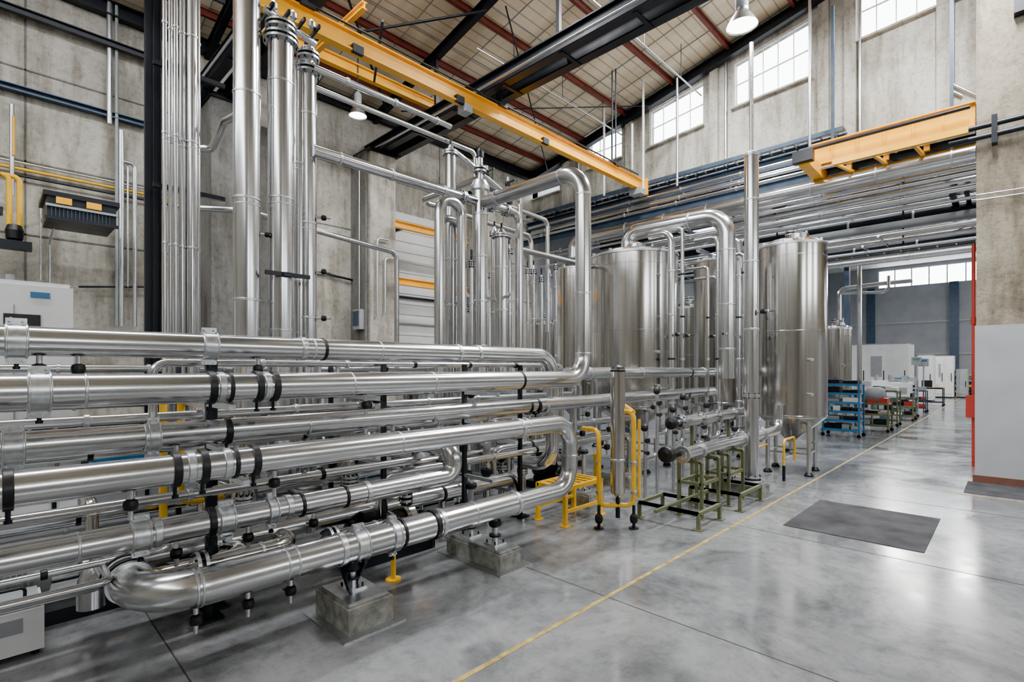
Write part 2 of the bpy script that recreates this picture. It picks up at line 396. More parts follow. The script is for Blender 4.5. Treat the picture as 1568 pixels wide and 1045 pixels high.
b.obj('column_conduits')
b=MB(); b.cyl((15.45,.62,0),(15.45,.62,5.0),.035,REDP,12); b.cyl((15.45,.62,3.2),(15.45,.62,3.35),.05,REDP,12); b.box((15.38,.55,1.1),(15.42,.75,1.6),REDP); b.obj('red_fire_main')

# ================================================================= CRANE BEAMS
b=MB()
yb=8.2; z=7.86; x1=onY(985,285,yb).x
b.ibeam((-2,yb,z),(x1,yb,z),.16,.34,ORANGE,.03); b.cyl((-2,yb-.12,z+.2),(x1-.5,yb-.12,z+.2),.02,DARK,8)
for X in (0,3.6,8.0,12.6):
    b.cyl((X,yb-.06,z+.17),(X,yb-.06,8.4 if X in(3.6,8.0) else 10.8),.02,DARK,8); b.cyl((X,yb+.06,z+.17),(X,yb+.06,8.4 if X in(3.6,8.0) else 10.8),.02,DARK,8)
    b.box((X-.12,yb-.14,z+.15),(X+.12,yb+.14,z+.22),DARK)
b.box((x1-.02,yb-.14,z-.28),(x1+.06,yb+.14,z+.22),ORANGE); b.box((x1-.5,yb-.2,z-.36),(x1-.2,yb+.2,z-.17),GREYP)
for X in (2,4.5,6.8,9.5): b.box((X-.1,yb-.1,z-.19),(X+.1,yb-.02,z-.05),DARK)
b.box((6.9,yb-.12,z-.32),(7.1,yb+.12,z-.16),GREYP)
b.obj('crane_runway_beam')
b=MB(); yb2=11.0; b.ibeam((3.9,yb2,9.2),(8.6,yb2,9.2),.14,.26,ORANGE,.03); 
for X in (4.2,8.4): b.cyl((X,yb2,9.3),(X,yb2,10.3),.03,DARK,8)
b.ibeam((4.9,8.6,8.95),(4.9,11.0,9.0),.1,.14,ORANGE,.02)
b.bar((5.4,8.8,9.0),(6.4,10.8,9.0),.05,.05,DARK)
b.cyl((4.9,8.7,9.0),(4.9,8.7,10.7),.02,DARK,8)
b.obj('crane_bridge')
b=MB(); gx=14.0; YE=.53
A=onX(1246,242,gx); z=A.z
b.bar((gx,A.y,z),(gx,YE,z),.25,.46,ORANGE); b.box((gx-.2,A.y,z+.23),(gx+.2,YE,z+.26),ORANGE); b.box((gx-.2,A.y,z-.26),(gx+.2,YE,z-.23),ORANGE)
b.bar((gx-1.2,A.y-.1,z-.42),(gx+.9,A.y-.1,z-.42),.22,.25,ORANGE)
b.box((gx-1.35,A.y-.3,z-.5),(gx-1.15,A.y+.1,z-.25),DARK)
b.bar((gx-.9,A.y-.6,z-.55),(gx-.9,.6,z-.55),.10,.12,ORANGE)
b.bar((gx+.6,A.y-.6,z-.55),(gx+.6,YE,z-.55),.14,.22,ORANGE)
for i in range(3): b.bar((gx-.9,A.y-.6-i*.7,z-.55),(gx+.6,A.y-.95-i*.6,z-.55),.06,.06,ORANGE)
for i in range(3): b.box((gx-.15,A.y-.7-i*.7,z-.5),(gx-.05,A.y-.8-i*.7,z-.22),ORANGE)
for i in range(5): b.box((gx-.15,A.y-.4-i*.5,z-.23),(gx-.125,A.y-.43-i*.5,z+.23),ORANGE)
for y in (A.y-.4,.9): b.bar((gx,y,z+.25),(gx,y,10.8),.06,.06,BLUEST)
b.cyl((gx-.35,A.y+.1,z+.1),(gx-.35,.6,z+.1),.04,DARK,10)
b.obj('overhead_gantry_crane')
b=MB(); b.ibeam((14.6,13.4,7.62),(14.6,YE,7.62),.2,.32,BLUEST,.03)
for i in range(11): b.box((14.5,13-i*1.2,7.3),(15,12.92-i*1.2,7.42),BLUEST)
b.ibeam((14.35,13.4,6.98),(14.35,YE,6.98),.12,.2,BLUEST,.025)
for i in range(6): b.bar((14.5,12.5-i*2.3,7.45),(14.4,12.5-i*2.3,6.9),.05,.05,BLUEST)
for x in (14.3,14.75): b.bar((x,13.2,7.95),(x,2.9,7.95),.03,.1,BLUEST)
for i in range(34): b.bar((14.3,13-i*.3,7.93),(14.75,13-i*.3,7.93),.03,.03,GALV)
for i in range(12): b.bar((14.75,13-i*.9,7.75),(14.75,13-i*.9,8.1),.04,.04,BLUEST)
b.obj('wall_service_rack_beam')
for X,z,r in ((14.3,7.30,.06),(14.1,7.42,.05),(14.0,7.15,.05),(13.8,6.95,.045),(14.55,8.04,.04),(14.42,8.03,.035),(14.65,8.03,.03),(14.5,6.35,.05),(14.75,6.1,.06),(14.85,6.6,.05)):
    b=MB(); b.cyl((X,12.9,z),(X,2.9 if z>7.8 else YE,z),r,STEEL,14)
    for i in range(7 if z<7.8 else 5): b.ring((X,12-i*1.7,z),(0,1,0),r,.05,GALV,.015,14)
    b.obj('overhead_service_pipe')
b=MB(); b.sweep([(14.1,10.8,6.0),(14.1,10.8,6.62),(14.1,YE,6.62)],.19,STEEL,.4,24)
for i in range(8): b.ring((14.1,10-i*1.3,6.62),(0,1,0),.19,.04,GALV,.012)
b.obj('insulated_header_pipe')
def zlow(X): return 2.25+.172*X
random.seed(3)
b=MB()
for i in range(84):
    X=15.6+14*(i/84)**1.4+random.uniform(-.05,.05); z=zlow(X)+(7.5-zlow(X))*((i*0.618)%1); r=random.choice((.03,.04,.05,.07,.1,.12,.05))
    if X>22: r=min(r,.06)
    b.cyl((X,random.uniform(6,13),z),(X,-11,z),r,random.choice((STEEL,STEEL,STEEL,GALV,GALV,DARK,GREYP)),12)
    if i%3==0:
        for k in range(8): b.ring((X,6-k*1.4,z),(0,1,0),r,.05,GALV,.012,12)
b.obj('low_bay_pipe_bank')
b=MB()
for i in range(34):
    Y=9-i*.42+random.uniform(-.15,.15); z=random.choice((5.3,5.5,5.9,6.2,6.6,7.05,7.35)); r=random.choice((.03,.05,.07,.04))
    xe=min(29.5,(z-2.25)/.172); b.cyl((15.5,Y,z),(xe,Y,z),r,random.choice((STEEL,STEEL,GALV,DARK)),10)
for X in (16,19.5,23,26.5,29.8): b.ibeam((X,13.4,7.76),(X,-11.5,7.76),.2,.28,DARK,.03)
for X in (17.7,21.2,24.8,28): b.bar((X,13,zlow(X)+.05),(X,-11,zlow(X)+.05),.08,.08,DARK)
for X in (16.4,19.9): 
    for y in (8,5,2,-1,-4): b.bar((X,y,zlow(X)),(X,y,7.8),.04,.04,DARK)
for y0,zz in ((4.6,6.9),(1.8,7.1),(-.5,6.9)):
    for dy in (0,.4): b.bar((15.6,y0+dy,zz),(26.5,y0+dy,zz),.03,.09,DARK)
    for k in range(31): b.bar((15.7+k*.35,y0,zz-.02),(15.7+k*.35,y0+.4,zz-.02),.03,.03,DARK)
for X,zz in ((15.9,5.2),(17.2,5.5)):
    for dx in (0,.35): b.bar((X+dx,12,zz),(X+dx,-11,zz),.03,.09,DARK)
    for k in range(60): b.bar((X,11.8-k*.35,zz-.02),(X+.35,11.8-k*.35,zz-.02),.03,.03,GALV)
b.obj('low_bay_cross_pipe_bank')
for X,Y,z,l in ((18.5,2.0,5.65,9),(22,0,6.3,12),(27.5,1.5,7.2,12)):
    b=MB(); b.ibeam((X,Y-l/2,z),(X,Y+l/2,z),.12,.18,ORANGE,.03)
    for y in (Y-l/3,Y+l/3): b.bar((X,y,z),(X,y,7.9),.05,.05,DARK)
    b.obj('crane_cross_beam')
for X in (33,38,44,50):
    b=MB(); b.ibeam((X,13.2,11.05),(X,-11,11.05),.3,.5,DARK,.06); b.obj('far_bay_beam')
for X,Y in ((19.5,7.6),(30.0,5.9),(30.0,13.0),(15.25,9.4)):
    b=MB(); b.ibeam((X,Y,0),(X,Y,7.5),.22,.24,BLUEST,.03); b.box((X-.2,Y-.2,0),(X+.2,Y+.2,.03),BLUEST); b.obj('steel_column')

# ================================================================= MAIN HORIZONTAL PIPES
XA=-3.5
def det(b,y,z,r,lst):
    for kind,px in lst:
        X=XY(px,y); p=(X,y,z)
        if kind=='C': b.clamp(p,(1,0,0),r,GALV,.12)
        if kind=='c': b.clamp(p,(1,0,0),r,GALV,.08)
        if kind=='B': b.ring(p,(1,0,0),r,.05,BLACK,.016,32)
        if kind=='b': b.ring(p,(1,0,0),r,.03,BLACK,.010,32)
        if kind=='s': b.ring(p,(1,0,0),r,.018,GALV,.004,32)
        if kind=='g': b.ring(p,(1,0,0),r,.05,GALV,.010,32)
        if kind in 'CcB': b.cyl((X,y,z-r),(X,y,z-r-.09),.013,DARK,8); b.cyl((X,y,z-r-.07),(X,y,z-r-.09),.022,DARK,6)
        if kind=='v': b.valve((X,y,z-r+.01))
def hpipe(pts,r,details,axisY,z):
    b=MB(); b.sweep(pts,r,STEEL,r*3.2,32,14); det(b,axisY,z,r,details); b.obj('horizontal_process_pipe')
z1=2.39; y1=4.9; xe=XY(846,y1)
hpipe([(XA,y1,z1),(xe,y1,z1),(xe,y1,.75),(xe,5.6,.75)],.104,[('C',25),('C',320),('g',462),('s',478),('b',494),('s',580),('g',700),('g',730),('v',395),('v',120),('v',60)],y1,z1)
z2=2.05; y2=4.5; xr=XY(893,y2)
b=MB(); b.sweep([(XA,y2,z2),(xr,y2,z2),(xr,y2,5.12),(xr,6.62,5.12)],.115,STEEL,.36,32,14)
det(b,y2,z2,.115,(('C',60),('B',322),('g',336),('b',350),('B',393),('g',405),('B',418),('s',536),('s',660),('b',795),('s',130),('v',560)))
for z in (2.42,3.3,4.75): b.ring((xr,y2,z),(0,0,1),.115,.03,GALV,.006,32)
b.ring((xr,4.9,5.12),(0,1,0),.115,.03,GALV,.008,32); b.ring((xr,6.3,5.12),(0,1,0),.115,.05,GALV,.02,32)
b.obj('riser_process_pipe')
z3=1.667; y3=4.8; x3=XY(1100,y3)
hpipe([(XA,y3,z3),(x3,y3,z3+.03),(x3,y3,.9)],.098,[('C',20),('c',235),('g',225),('B',347),('s',470),('s',660),('b',808),('B',820),('g',832),('s',950),('b',1050),('v',270),('v',560),('v',602),('v',900),('v',1000)],y3,z3)
z=2.12; yq=4.95
hpipe([(XY(868,yq),yq,z),(XY(1118,yq),yq,z),(XY(1118,yq),yq,3.5)],.10,[('g',900),('s',980),('b',1055),('g',1075)],yq,z)
y4=4.2; z4=1.49; z6=.62; xu=XY(872,y4)
b=MB(); b.sweep([(XA,y4,z4),(xu,y4,z4),(xu,y4,z6),(XY(785,y4),y4,z6)],.108,STEEL,.3,32,14)
det(b,y4,z4,.108,[('B',12),('B',268),('g',290),('B',310),('g',345),('b',358),('B',388),('s',610),('g',795),('s',805),('v',200),('v',420)])
b.ring((xu,y4,(z4+z6)/2),(0,0,1),.108,.03,GALV,.006,32)
b.obj('u_bend_process_pipe')
r6=.135
b=MB(); xl=XY(215,y4+.1)
b.sweep([(XY(790,y4),y4,z6),(xl,y4,z6),(xl,y4+1.3,z6)],r6,STEEL,.40,36,16)
det(b,y4,z6,r6,[('s',297),('s',305),('s',435),('s',450),('g',520),('C',548),('c',600),('b',612),('B',662),('g',672),('s',722),('g',786)])
for i in range(4): b.ring((xl,y4+.46+i*.07,z6),(0,1,0),r6,.03,BLACK if i%2 else GALV,.02,32)
for px in (445,380,300): b.valve((XY(px,y4),y4,z6-r6+.01))
b.obj('large_floor_level_pipe')
z5=.97; y5=4.6; x5=XY(694,y5)
hpipe([(XA,y5,z5),(x5,y5,z5),(x5,y5,1.28),(x5,6.2,1.28)],.10,[('s',120),('C',215),('g',240),('B',322),('C',345),('c',415),('g',440),('b',460),('b',527),('g',560),('s',640),('v',270),('v',480),('v',380)],y5,z5)
for y,z,r,pxe in ((4.55,.70,.03,170),(4.75,.62,.035,165),(4.9,.74,.025,260),(5.05,1.12,.045,640),(5.15,1.36,.04,620)):
    b=MB(); xe=XY(pxe,y); b.sweep([(XA,y,z),(xe,y,z),(xe,y+.6,z)],r,STEEL,r*3,14)
    for i in range(6): b.ring((XA+i*(xe-XA)/6,y,z),(1,0,0),r,.04,DARK if i%2 else GALV,.012,14)
    b.obj('small_bore_pipe')
random.seed(11)
for i,(y,z,r,x0,xe) in enumerate(((5.5,2.0,.05,-3,7.2),(5.7,1.75,.045,-3,7.4),(5.9,1.95,.05,1.5,7.9),(5.5,1.5,.06,-3,6.6),(6.1,1.6,.05,-3,7.0),(5.4,.55,.1,.6,5.6),(5.8,.42,.09,1.4,6.0),(6.3,.8,.07,-3,6.2),(6.45,1.2,.06,-3,6.5),(7.4,.5,.1,-3,7.5),(5.3,2.25,.035,1,6.6),(6.3,2.05,.06,3.8,9),(7.7,1.8,.07,-2,9),(5.25,.95,.05,3.2,8.6),(5.6,1.2,.06,5.2,9.3),(5.9,.9,.07,5.6,9.2),(8.2,2.2,.05,-3,8),(8.6,1.5,.06,-3,8.5),(7.3,1.5,.05,.5,8.3),(8.9,.9,.12,-3,8),(9.4,1.9,.08,-3,9),(9.6,1.2,.1,-3,9))):
    b=MB(); b.sweep([(x0,y,max(.25,z-.5)),(x0,y,z),(xe,y,z),(xe,y,max(.12,z-.9))],r,STEEL if y<8.5 else DARK,r*3,18)
    n=int((xe-x0)/.9)
    for k in range(1,n): b.ring((x0+k*.9,y,z),(1,0,0),r,.04,random.choice((BLACK,GALV,GALV)),.012,18)
    for k in range(3): b.valve((random.uniform(x0+.5,xe-.5),y,z-r+.01),sc=1.3)
    b.obj('background_process_pipe')
for px,yy,zz,r in ((375,5.1,.45,.09),(450,5.0,.5,.08),(610,5.0,.45,.08)):
    X=XY(px,yy); b=MB(); b.sweep([(X-.8,yy,zz),(X,yy,zz),(X,yy+1.2,zz),(X,yy+1.2,1.6)],r,STEEL2,r*2.4,24)
    b.flange((X-.8,yy,zz),(1,0,0),r); b.ring((X-.3,yy,zz),(1,0,0),r,.03,GALV,.006); b.obj('elbow_process_pipe')
for X,ys in ((XY(322,5.0),(5.05,)),(-1.6,(5.05,)),(XY(715,5.0),(5.05,)),(XY(560,5.6),(5.2,6.5)),(XY(330,5.2),(5.25,6.5)),(XY(800,5.2),(5.25,6.5))):
    b=MB()
    for y in ys:
        b.bar((X,y,0),(X,y,2.25),.05,.05,DARK); b.box((X-.1,y-.1,0),(X+.1,y+.1,.02),DARK)
    y=ys[0]
    if len(ys)==1:
        for zz,yy in ((z2-.16,4.42),(z3-.14,4.72),(z4-.15,4.12),(z5-.14,4.5)): b.bar((X,y,zz),(X,yy,zz),.05,.04,GALV)
    else:
        for zz in (.35,1.1,1.85): b.bar((X,y,zz),(X,6.5,zz),.05,.05,GALV)
    b.obj('pipe_rack_post')
def pump(x,y,col):
    b=MB(); b.box((x-.55,y-.22,0),(x+.55,y+.22,.12),DARK)
    b.lathe([(.08,0),(.15,.03),(.16,.08),(.16,.42),(.13,.48),(.05,.5)],(x-.5,y,.34),(1,0,0),col,24)
    for k in range(9): b.ring((x-.4+k*.035,y,.34),(1,0,0),.16,.01,col,.02,24)
    b.box((x-.35,y-.1,.45),(x-.15,y+.1,.58),col); b.box((x-.45,y-.12,.12),(x-.1,y+.12,.2),col)
    b.cyl((x,y,.34),(x+.2,y,.34),.05,GALV,16); b.lathe([(.06,0),(.2,.02),(.22,.06),(.22,.14),(.18,.18),(.06,.2)],(x+.18,y,.34),(1,0,0),STEEL2,28)
    b.sweep([(x+.28,y,.5),(x+.28,y,.95),(x+.28,y+.5,.95)],.05,STEEL2,.14,16); b.flange((x+.28,y,.62),(0,0,1),.05); b.cyl((x+.36,y,.34),(x+.6,y,.34),.055,STEEL2,16); b.box((x+.2,y-.1,.12),(x+.3,y+.1,.2),GALV)
    b.obj('centrifugal_pump')
for x,y,c_ in ((1.6,6.0,BLACK),(3.4,7.9,BLACK),(4.9,6.9,BLUE),(6.6,8.6,GREYP),(7.6,6.3,BLACK),(2.2,9.0,GREYP),(8.9,7.2,BLUE),(.4,6.1,GREYP),(3.3,5.3,BLACK)): pump(x,y,c_)
for x,y in ((2.6,10.2),(5.2,10.4),(7.6,10.3),(-.2,10.6)):
    b=MB(); b.box((x-.8,y-.4,0),(x+.8,y+.4,.12),DARK)
    for k in range(3):
        xx=x-.5+k*.5; b.lathe([(.04,0),(.16,.08),(.2,.18),(.2,1.35),(.16,1.5),(.05,1.55)],(xx,y,.25),(0,0,1),(TANK,GREYP,TANK)[k],28); b.cyl((xx,y,.12),(xx,y,.3),.06,DARK,12); b.ring((xx,y,1.45),(0,0,1),.2,.05,GALV,.025)
        b.cyl((xx,y,1.78),(xx,y,1.95),.03,GALV,10)
    for sx in (-.75,.75): b.bar((x+sx,y-.35,.12),(x+sx,y-.35,1.9),.05,.05,DARK)
    b.bar((x-.75,y-.35,1.9),(x+.75,y-.35,1.9),.05,.05,DARK); b.box((x+.3,y-.42,1.0),(x+.7,y-.37,1.5),GREYP)
    b.obj('filter_skid')

# ================================================================= PLINTHS
def plinth(x0,y0,x1,y1,h,posts):
    b=MB(); b.box((x0-.08,y0-.08,0),(x1+.08,y1+.08,.012),GALV); 
    c=.02
    b.box((x0,y0,.012),(x1,y1,h-c),PLINTH); b.box((x0+c,y0+c,h-c),(x1-c,y1-c,h),PLINTH)
    b.box((x0+.03,y0+.05,h),(x1-.03,y1-.05,h+.012),GALV)
    for (px_,py_,zt) in posts:
        b.box((px_-.09,py_-.09,h),(px_+.09,py_+.09,h+.03),GALV)
        b.cyl((px_,py_,h),(px_,py_,zt),.035,GALV,14); b.lathe([(.07,0),(.07,.02)],(px_,py_,h+.1),(0,0,1),DARK,14)
        b.lathe([(.06,0),(.075,.02),(.075,.05),(.06,.07)],(px_,py_,zt-.09),(0,0,1),DARK,14)
        for sx in (-1,1):
            for sy in (-1,1): b.cyl((px_+sx*.065,py_+sy*.065,h),(px_+sx*.065,py_+sy*.065,h+.06),.01,DARK,6)
    return b
b=plinth(2.06,3.87,2.48,4.47,.24,[(2.27,4.2,.5)])
b.bar((2.2,4.1,.24),(2.2,4.3,.5),.02,.05,DARK); b.bar((2.34,4.3,.24),(2.34,4.1,.5),.02,.05,DARK)
b.obj('concrete_plinth')
b=plinth(3.85,3.93,4.2,4.85,.2,[(4.03,4.2,.5),(4.03,4.62,.86)]); b.obj('concrete_plinth')
b=plinth(9.15,3.05,9.6,3.85,.2,[(9.38,3.65,.9)]); b.obj('concrete_plinth')
b=plinth(6.6,4.75,7.0,5.5,.2,[(6.8,5.0,.9)]); b.obj('concrete_plinth')
b=plinth(8.2,5.0,8.6,5.7,.2,[(8.4,5.3,1.0)]); b.obj('concrete_plinth')

# ================================================================= TALL RISERS LEFT
def riser(px,Y,r,ztop,zbot,rings=(),elbow=True,mat=STEEL):
    X=XY(px,Y); b=MB()
    pts=[(X,Y,ztop),(X,Y,zbot)]
    if elbow: pts.append((X+.5,Y,zbot))
    b.sweep(pts,r,mat,r*2.2,32,10)
    for z in rings: b.ring((X,Y,z),(0,0,1),r,.03,GALV,.007,32)
    for z in rings[::2]: b.ring((X,Y,z-.08),(0,0,1),r,.02,GALV,.004,32)
    return b,X
b,X=riser(378,6.8,.155,10.5,.62,(1.5,3.05,4.3,5.6,7.0)); 
b.valve((X+.15,6.8-.02,3.9),(1,-.2,0),.8,lever=False); b.obj('vertical_riser_pipe')
b,X=riser(430,6.8,.158,6.5,.55,(1.2,2.7,4.4,5.9)); b.flange((X,6.8,6.46),(0,0,1),.158,GALV,1.35,10)
b.flange((X,6.8,6.62),(0,0,1),.13,GALV,1.45,10); b.cyl((X,6.8,6.5),(X,6.8,6.7),.1,GALV,20)
b.bar((X-.05,6.8,3.4),(X+.05,6.8,3.4),.44,.05,DARK); b.bar((X-.26,6.62,3.4),(X+.3,6.62,3.4),.04,.05,DARK)
b.obj('vertical_riser_pipe')
Xm=X
b,X=riser(459,7.0,.09,6.4,.6,(2.0,3.4,5.0)); b.obj('vertical_riser_pipe')
b,X2=riser(472,6.95,.11,6.35,.6,(1.7,2.9,4.2,5.7)); b.flange((X2,6.95,6.3),(0,0,1),.11,GALV,1.5,8); b.flange((X2,6.95,6.5),(0,0,1),.1,GALV,1.5,8); b.cyl((X2,6.95,6.3),(X2,6.95,6.62),.09,GALV,20)
for z in (2.55,3.55,4.3,2.9): b.valve((X2+.1,6.9,z),(1,-.5,0),.9,lever=False)
b.obj('vertical_riser_pipe')
b=MB(); b.sweep([(Xm-.2,6.8,6.78),(X2+.1,6.95,6.72)],.045,GALV); 
for k in range(4): b.bar((Xm-.15+k*.2,6.65,6.8),(Xm-.15+k*.2,7.1,6.75),.03,.05,DARK)
for k in range(3): b.lathe([(.03,0),(.05,.02),(.05,.08),(.02,.12)],(Xm-.1+k*.25,6.78,6.8),(0,0,1),GALV,14)
b.obj('riser_top_manifold')
for px,Y,r,zb in ((252,7.7,.026,1.2),(261,7.8,.026,.8),(269,7.7,.026,1.0),(279,7.8,.04,.7),(294,7.8,.07,.6),(303,7.9,.03,.7)):
    b,X=riser(px,Y,r,10.7,zb,(2.4,3.8,5.2,6.6,8.0)); b.obj('slim_riser_pipe')
b=MB()
for px,w in ((228,.06),(240,.07)):
    xa=XY(px,8.3); b.ibeam((xa,8.3,0),(xa,8.3,10.8),w,.1,DARK,.015); b.box((xa-.1,8.2,0),(xa+.1,8.4,.03),DARK)
for z in (2.5,4.6,6.2,7.4): b.bar((xa-.1,8.0,z),(xa+.75,8.0,z),.05,.06,DARK)
b.obj('steel_support_column')
b=MB(); 
b.sweep([(X2,6.8,6.3),(XY(690,6.8),6.8,6.3)],.045,STEEL); b.sweep([(X2,7.1,6.2),(6.3,7.1,6.2),(6.3,7.1,5.6)],.04,STEEL)
for X in (3.6,4.4,5.2): b.ring((X,6.8,6.3),(1,0,0),.045,.05,GALV,.012)
b.obj('overhead_link_pipe')
b=MB(); b.sweep([(X2,6.8,5.17),(6.15,6.8,5.17),(XY(795,6.8),6.8,5.17),(XY(795,6.8),6.8,2.1)],.08,STEEL,.2,24)
for px in (520,600,680): b.ring((XY(px,6.8),6.8,5.17),(1,0,0),.08,.04,GALV,.01)
for px in (708,752,775): b.flange((XY(px,6.8),6.8,5.17),(1,0,0),.08,GALV,1.45,8,.02)
b.obj('overhead_link_pipe')
b=MB(); b.sweep([(XY(308,8.3),8.3,5.35),(XY(325,8.2),8.2,5.35),(XY(345,7.6),7.6,5.55),(XY(378,7.1),7.05,5.55)],.055,STEEL,.15,18); b.sweep([(1.9,8.5,4.5),(2.6,8.0,4.5),(5.2,8.0,4.3),(5.2,8.0,2.2)],.045,STEEL,.15,16); b.obj('branch_pipe')
Xc=6.15
b=MB(); b.sweep([(Xc,6.8,5.5),(Xc,6.8,.3)],.135,STEEL,seg=32)
for z in (4.95,4.2,3.4,2.6,1.7): b.ring((Xc,6.8,z),(0,0,1),.135,.035,GALV,.008,32)
b.lathe([(.135,0),(.17,.03),(.17,.1),(.12,.2),(.05,.24)],(Xc,6.8,5.35),(0,0,1),GALV,28)
b.flange((Xc,6.8,5.75),(0,0,1),.07,GALV,1.6,8); b.cyl((Xc,6.8,5.5),(Xc,6.8,6.0),.05,GALV,16)
b.lathe([(.02,0),(.07,.02),(.07,.12),(.03,.18)],(Xc,6.8,5.95),(0,0,1),DARK,16)
b.lathe([(.19,-.03),(.19,.03)],(Xc,6.8,.33),(0,0,1),GALV,24)
b.obj('vertical_riser_pipe')
for px,Y,r,zt,zb in ((690,7.0,.095,6.0,1.0),(768,6.9,.13,4.75,.3),(757,7.3,.07,4.9,.5),(779,7.25,.06,4.6,.5),(712,7.6,.06,3.4,.4),(722,6.5,.03,4.0,1.6),(817,7.6,.05,4.4,.6),(829,7.4,.04,4.2,.6),(841,8.0,.06,4.5,.6),(808,8.4,.035,4.6,.6),(851,7.6,.035,4.6,.8),(745,7.9,.05,4.2,.6)):
    X=XY(px,Y); b=MB(); b.sweep([(X,Y,zt),(X,Y,zb)],r,STEEL,seg=28)
    for z in (1.6,2.5,3.3,4.1): 
        if z<zt-.2: b.ring((X,Y,z),(0,0,1),r,.035,GALV,.008,28)
    b.flange((X,Y,zt-.05),(0,0,1),r,GALV,1.4,8,.02)
    b.lathe([(r*.8,0),(r*.4,.1),(.02,.12)],(X,Y,zt-.02),(0,0,1),GALV,16)
    b.cyl((X,Y,zt),(X,Y,zt+.2),.02,DARK,8)
    b.cyl((X,Y,zb),(X,Y,0),r*.5,GALV,12); b.lathe([(r*1.4,0),(r*1.4,.03)],(X,Y,0),(0,0,1),GALV,16)
    b.obj('vertical_riser_pipe')
b=MB(); 
for dy,r in ((0,.085),(.25,.06)):
    xa=XY(673,6.6+dy); xb=XY(700,6.6+dy)
    b.sweep([(xa,6.6+dy,1.0),(xa,6.6+dy,4.95-dy*.8),(xb+.1,6.6+dy,4.95-dy*.8),(xb+.1,6.6+dy,1.0)],r,STEEL,.22,24)
for z in (2.3,3.1,4.0): b.ring((xa,6.85,z),(0,0,1),.06,.03,GALV,.008)
b.obj('arched_riser_pipe')
b=MB()
b.sweep([(5.64,7.0,5.7),(5.64,7.0,6.05),(6.9,7.0,5.6),(7.4,7.0,5.6),(7.4,7.0,4.7)],.05,STEEL,.15,16)
b.sweep([(Xc,6.8,5.6),(Xc,8.6,5.6),(9.5,8.6,5.5),(9.5,8.6,4.5)],.06,STEEL,.2,18)
b.sweep([(XY(795,6.8),6.8,4.5),(9.6,6.8,4.5),(9.6,6.4,4.5)],.055,STEEL,.15,16)
b.sweep([(7.0,7.3,5.5),(8.6,7.3,5.45),(8.6,7.3,3.0)],.045,STEEL,.15,16)
b.valve((6.5,7.0,5.7),(0,0,1),1.4); b.valve((6.9,6.8,5.2),(0,0,1),1.4); b.valve((6.15,6.1,5.2),(0,0,1),1.2)
b.bar((6.6,6.5,3.55),(7.4,7.5,3.55),.05,.05,GALV); b.bar((5.5,7.2,3.55),(7.4,7.2,3.55),.05,.05,GALV)
b.obj('pipe_manifold')

# ================================================================= TANKS
def tank(px,d,rad,ztop,zbot):
    c=onD(px,HY,d); b=MB(); x,y=c.x,c.y; R=rad
    b.lathe([(.08,zbot-.55),(.10,zbot-.5),(R*.98,zbot),(R,zbot+.03)],(x,y,0),(0,0,1),TANK,64,False)
    b.lathe([(R,zbot+.03),(R,ztop-.02)],(x,y,0),(0,0,1),TANK,72,False)
    b.lathe([(R,ztop-.02),(R*1.025,ztop-.02),(R*1.025,ztop+.02),(R*.98,ztop+.04)],(x,y,0),(0,0,1),GALV,64,False)
    b.lathe([(R*.98,ztop+.04),(R*.85,ztop+.1),(R*.6,ztop+.16),(R*.3,ztop+.2),(.001,ztop+.21)],(x,y,0),(0,0,1),TANK,64,False)
    for z in (zbot+.05,zbot+(ztop-zbot)*.5,ztop-.25): b.ring((x,y,z),(0,0,1),R,.02,TANK,.004,64)
    b.cyl((x,y,zbot-.75),(x,y,zbot-.5),.05,GALV,16); b.sweep([(x,y,zbot-.6),(x,y,zbot-.85),(x-.5,y,zbot-.85)],.04,STEEL)
    b.valve((x-.3,y,zbot-.8),(0,0,1),1.0)
    for k in range(4):
        a=math.pi/4+k*math.pi/2+.1; lx=x+R*.82*math.cos(a); ly=y+R*.82*math.sin(a)
        b.cyl((lx,ly,.05),(lx,ly,zbot+.15),.045,STEEL,14); b.lathe([(.09,0),(.09,.03),(.05,.08)],(lx,ly,0),(0,0,1),DARK,14)
        a2=a+math.pi/2; b.bar((lx,ly,.45),(x+R*.82*math.cos(a2),y+R*.82*math.sin(a2),.45),.035,.035,STEEL)
    b.cyl((x,y,ztop+.15),(x,y,ztop+.35),.09,STEEL,20); b.flange((x,y,ztop+.32),(0,0,1),.08)
    b.lathe([(.18,0),(.2,.02),(.2,.1),(.1,.15),(.001,.16)],(x-R*.4,y-R*.3,ztop+.1),(0,0,1),STEEL,24); b.cyl((x+R*.5,y-.2,ztop+.1),(x+R*.5,y-.2,ztop+.4),.03,GALV,10)
    for k in range(10):
        a=k*math.pi/5; q=Vector((x+R*.97*math.cos(a),y+R*.97*math.sin(a),ztop+.03)); b.box((q.x-.025,q.y-.025,q.z),(q.x+.025,q.y+.025,q.z+.06),GALV)
    b.sweep([(x+R*1.03,y-.1,ztop+.1),(x+R*1.08,y-.1,ztop-.1),(x+R*1.08,y-.1,.8)],.02,STEEL,.05,10)
    for dz in (.5,1.2): 
        a=math.atan2(-y,-x)+.5; q=Vector((x+R*math.cos(a),y+R*math.sin(a),zbot+dz)); b.cyl(q,q+Vector((math.cos(a),math.sin(a),0))*.1,.03,GALV,12)
    b.obj('stainless_storage_tank')
tank(970,11.6,.965,4.68,1.35)
tank(1212,11.0,.665,4.78,1.18)
tank(1112,13.4,.80,4.95,1.3)
tank(884,14.4,.62,4.95,1.3)
tank(1278,18.5,.52,3.62,1.1)
tank(1056,15.5,.55,4.0,1.2)
tank(835,16.5,.55,3.6,1.2)

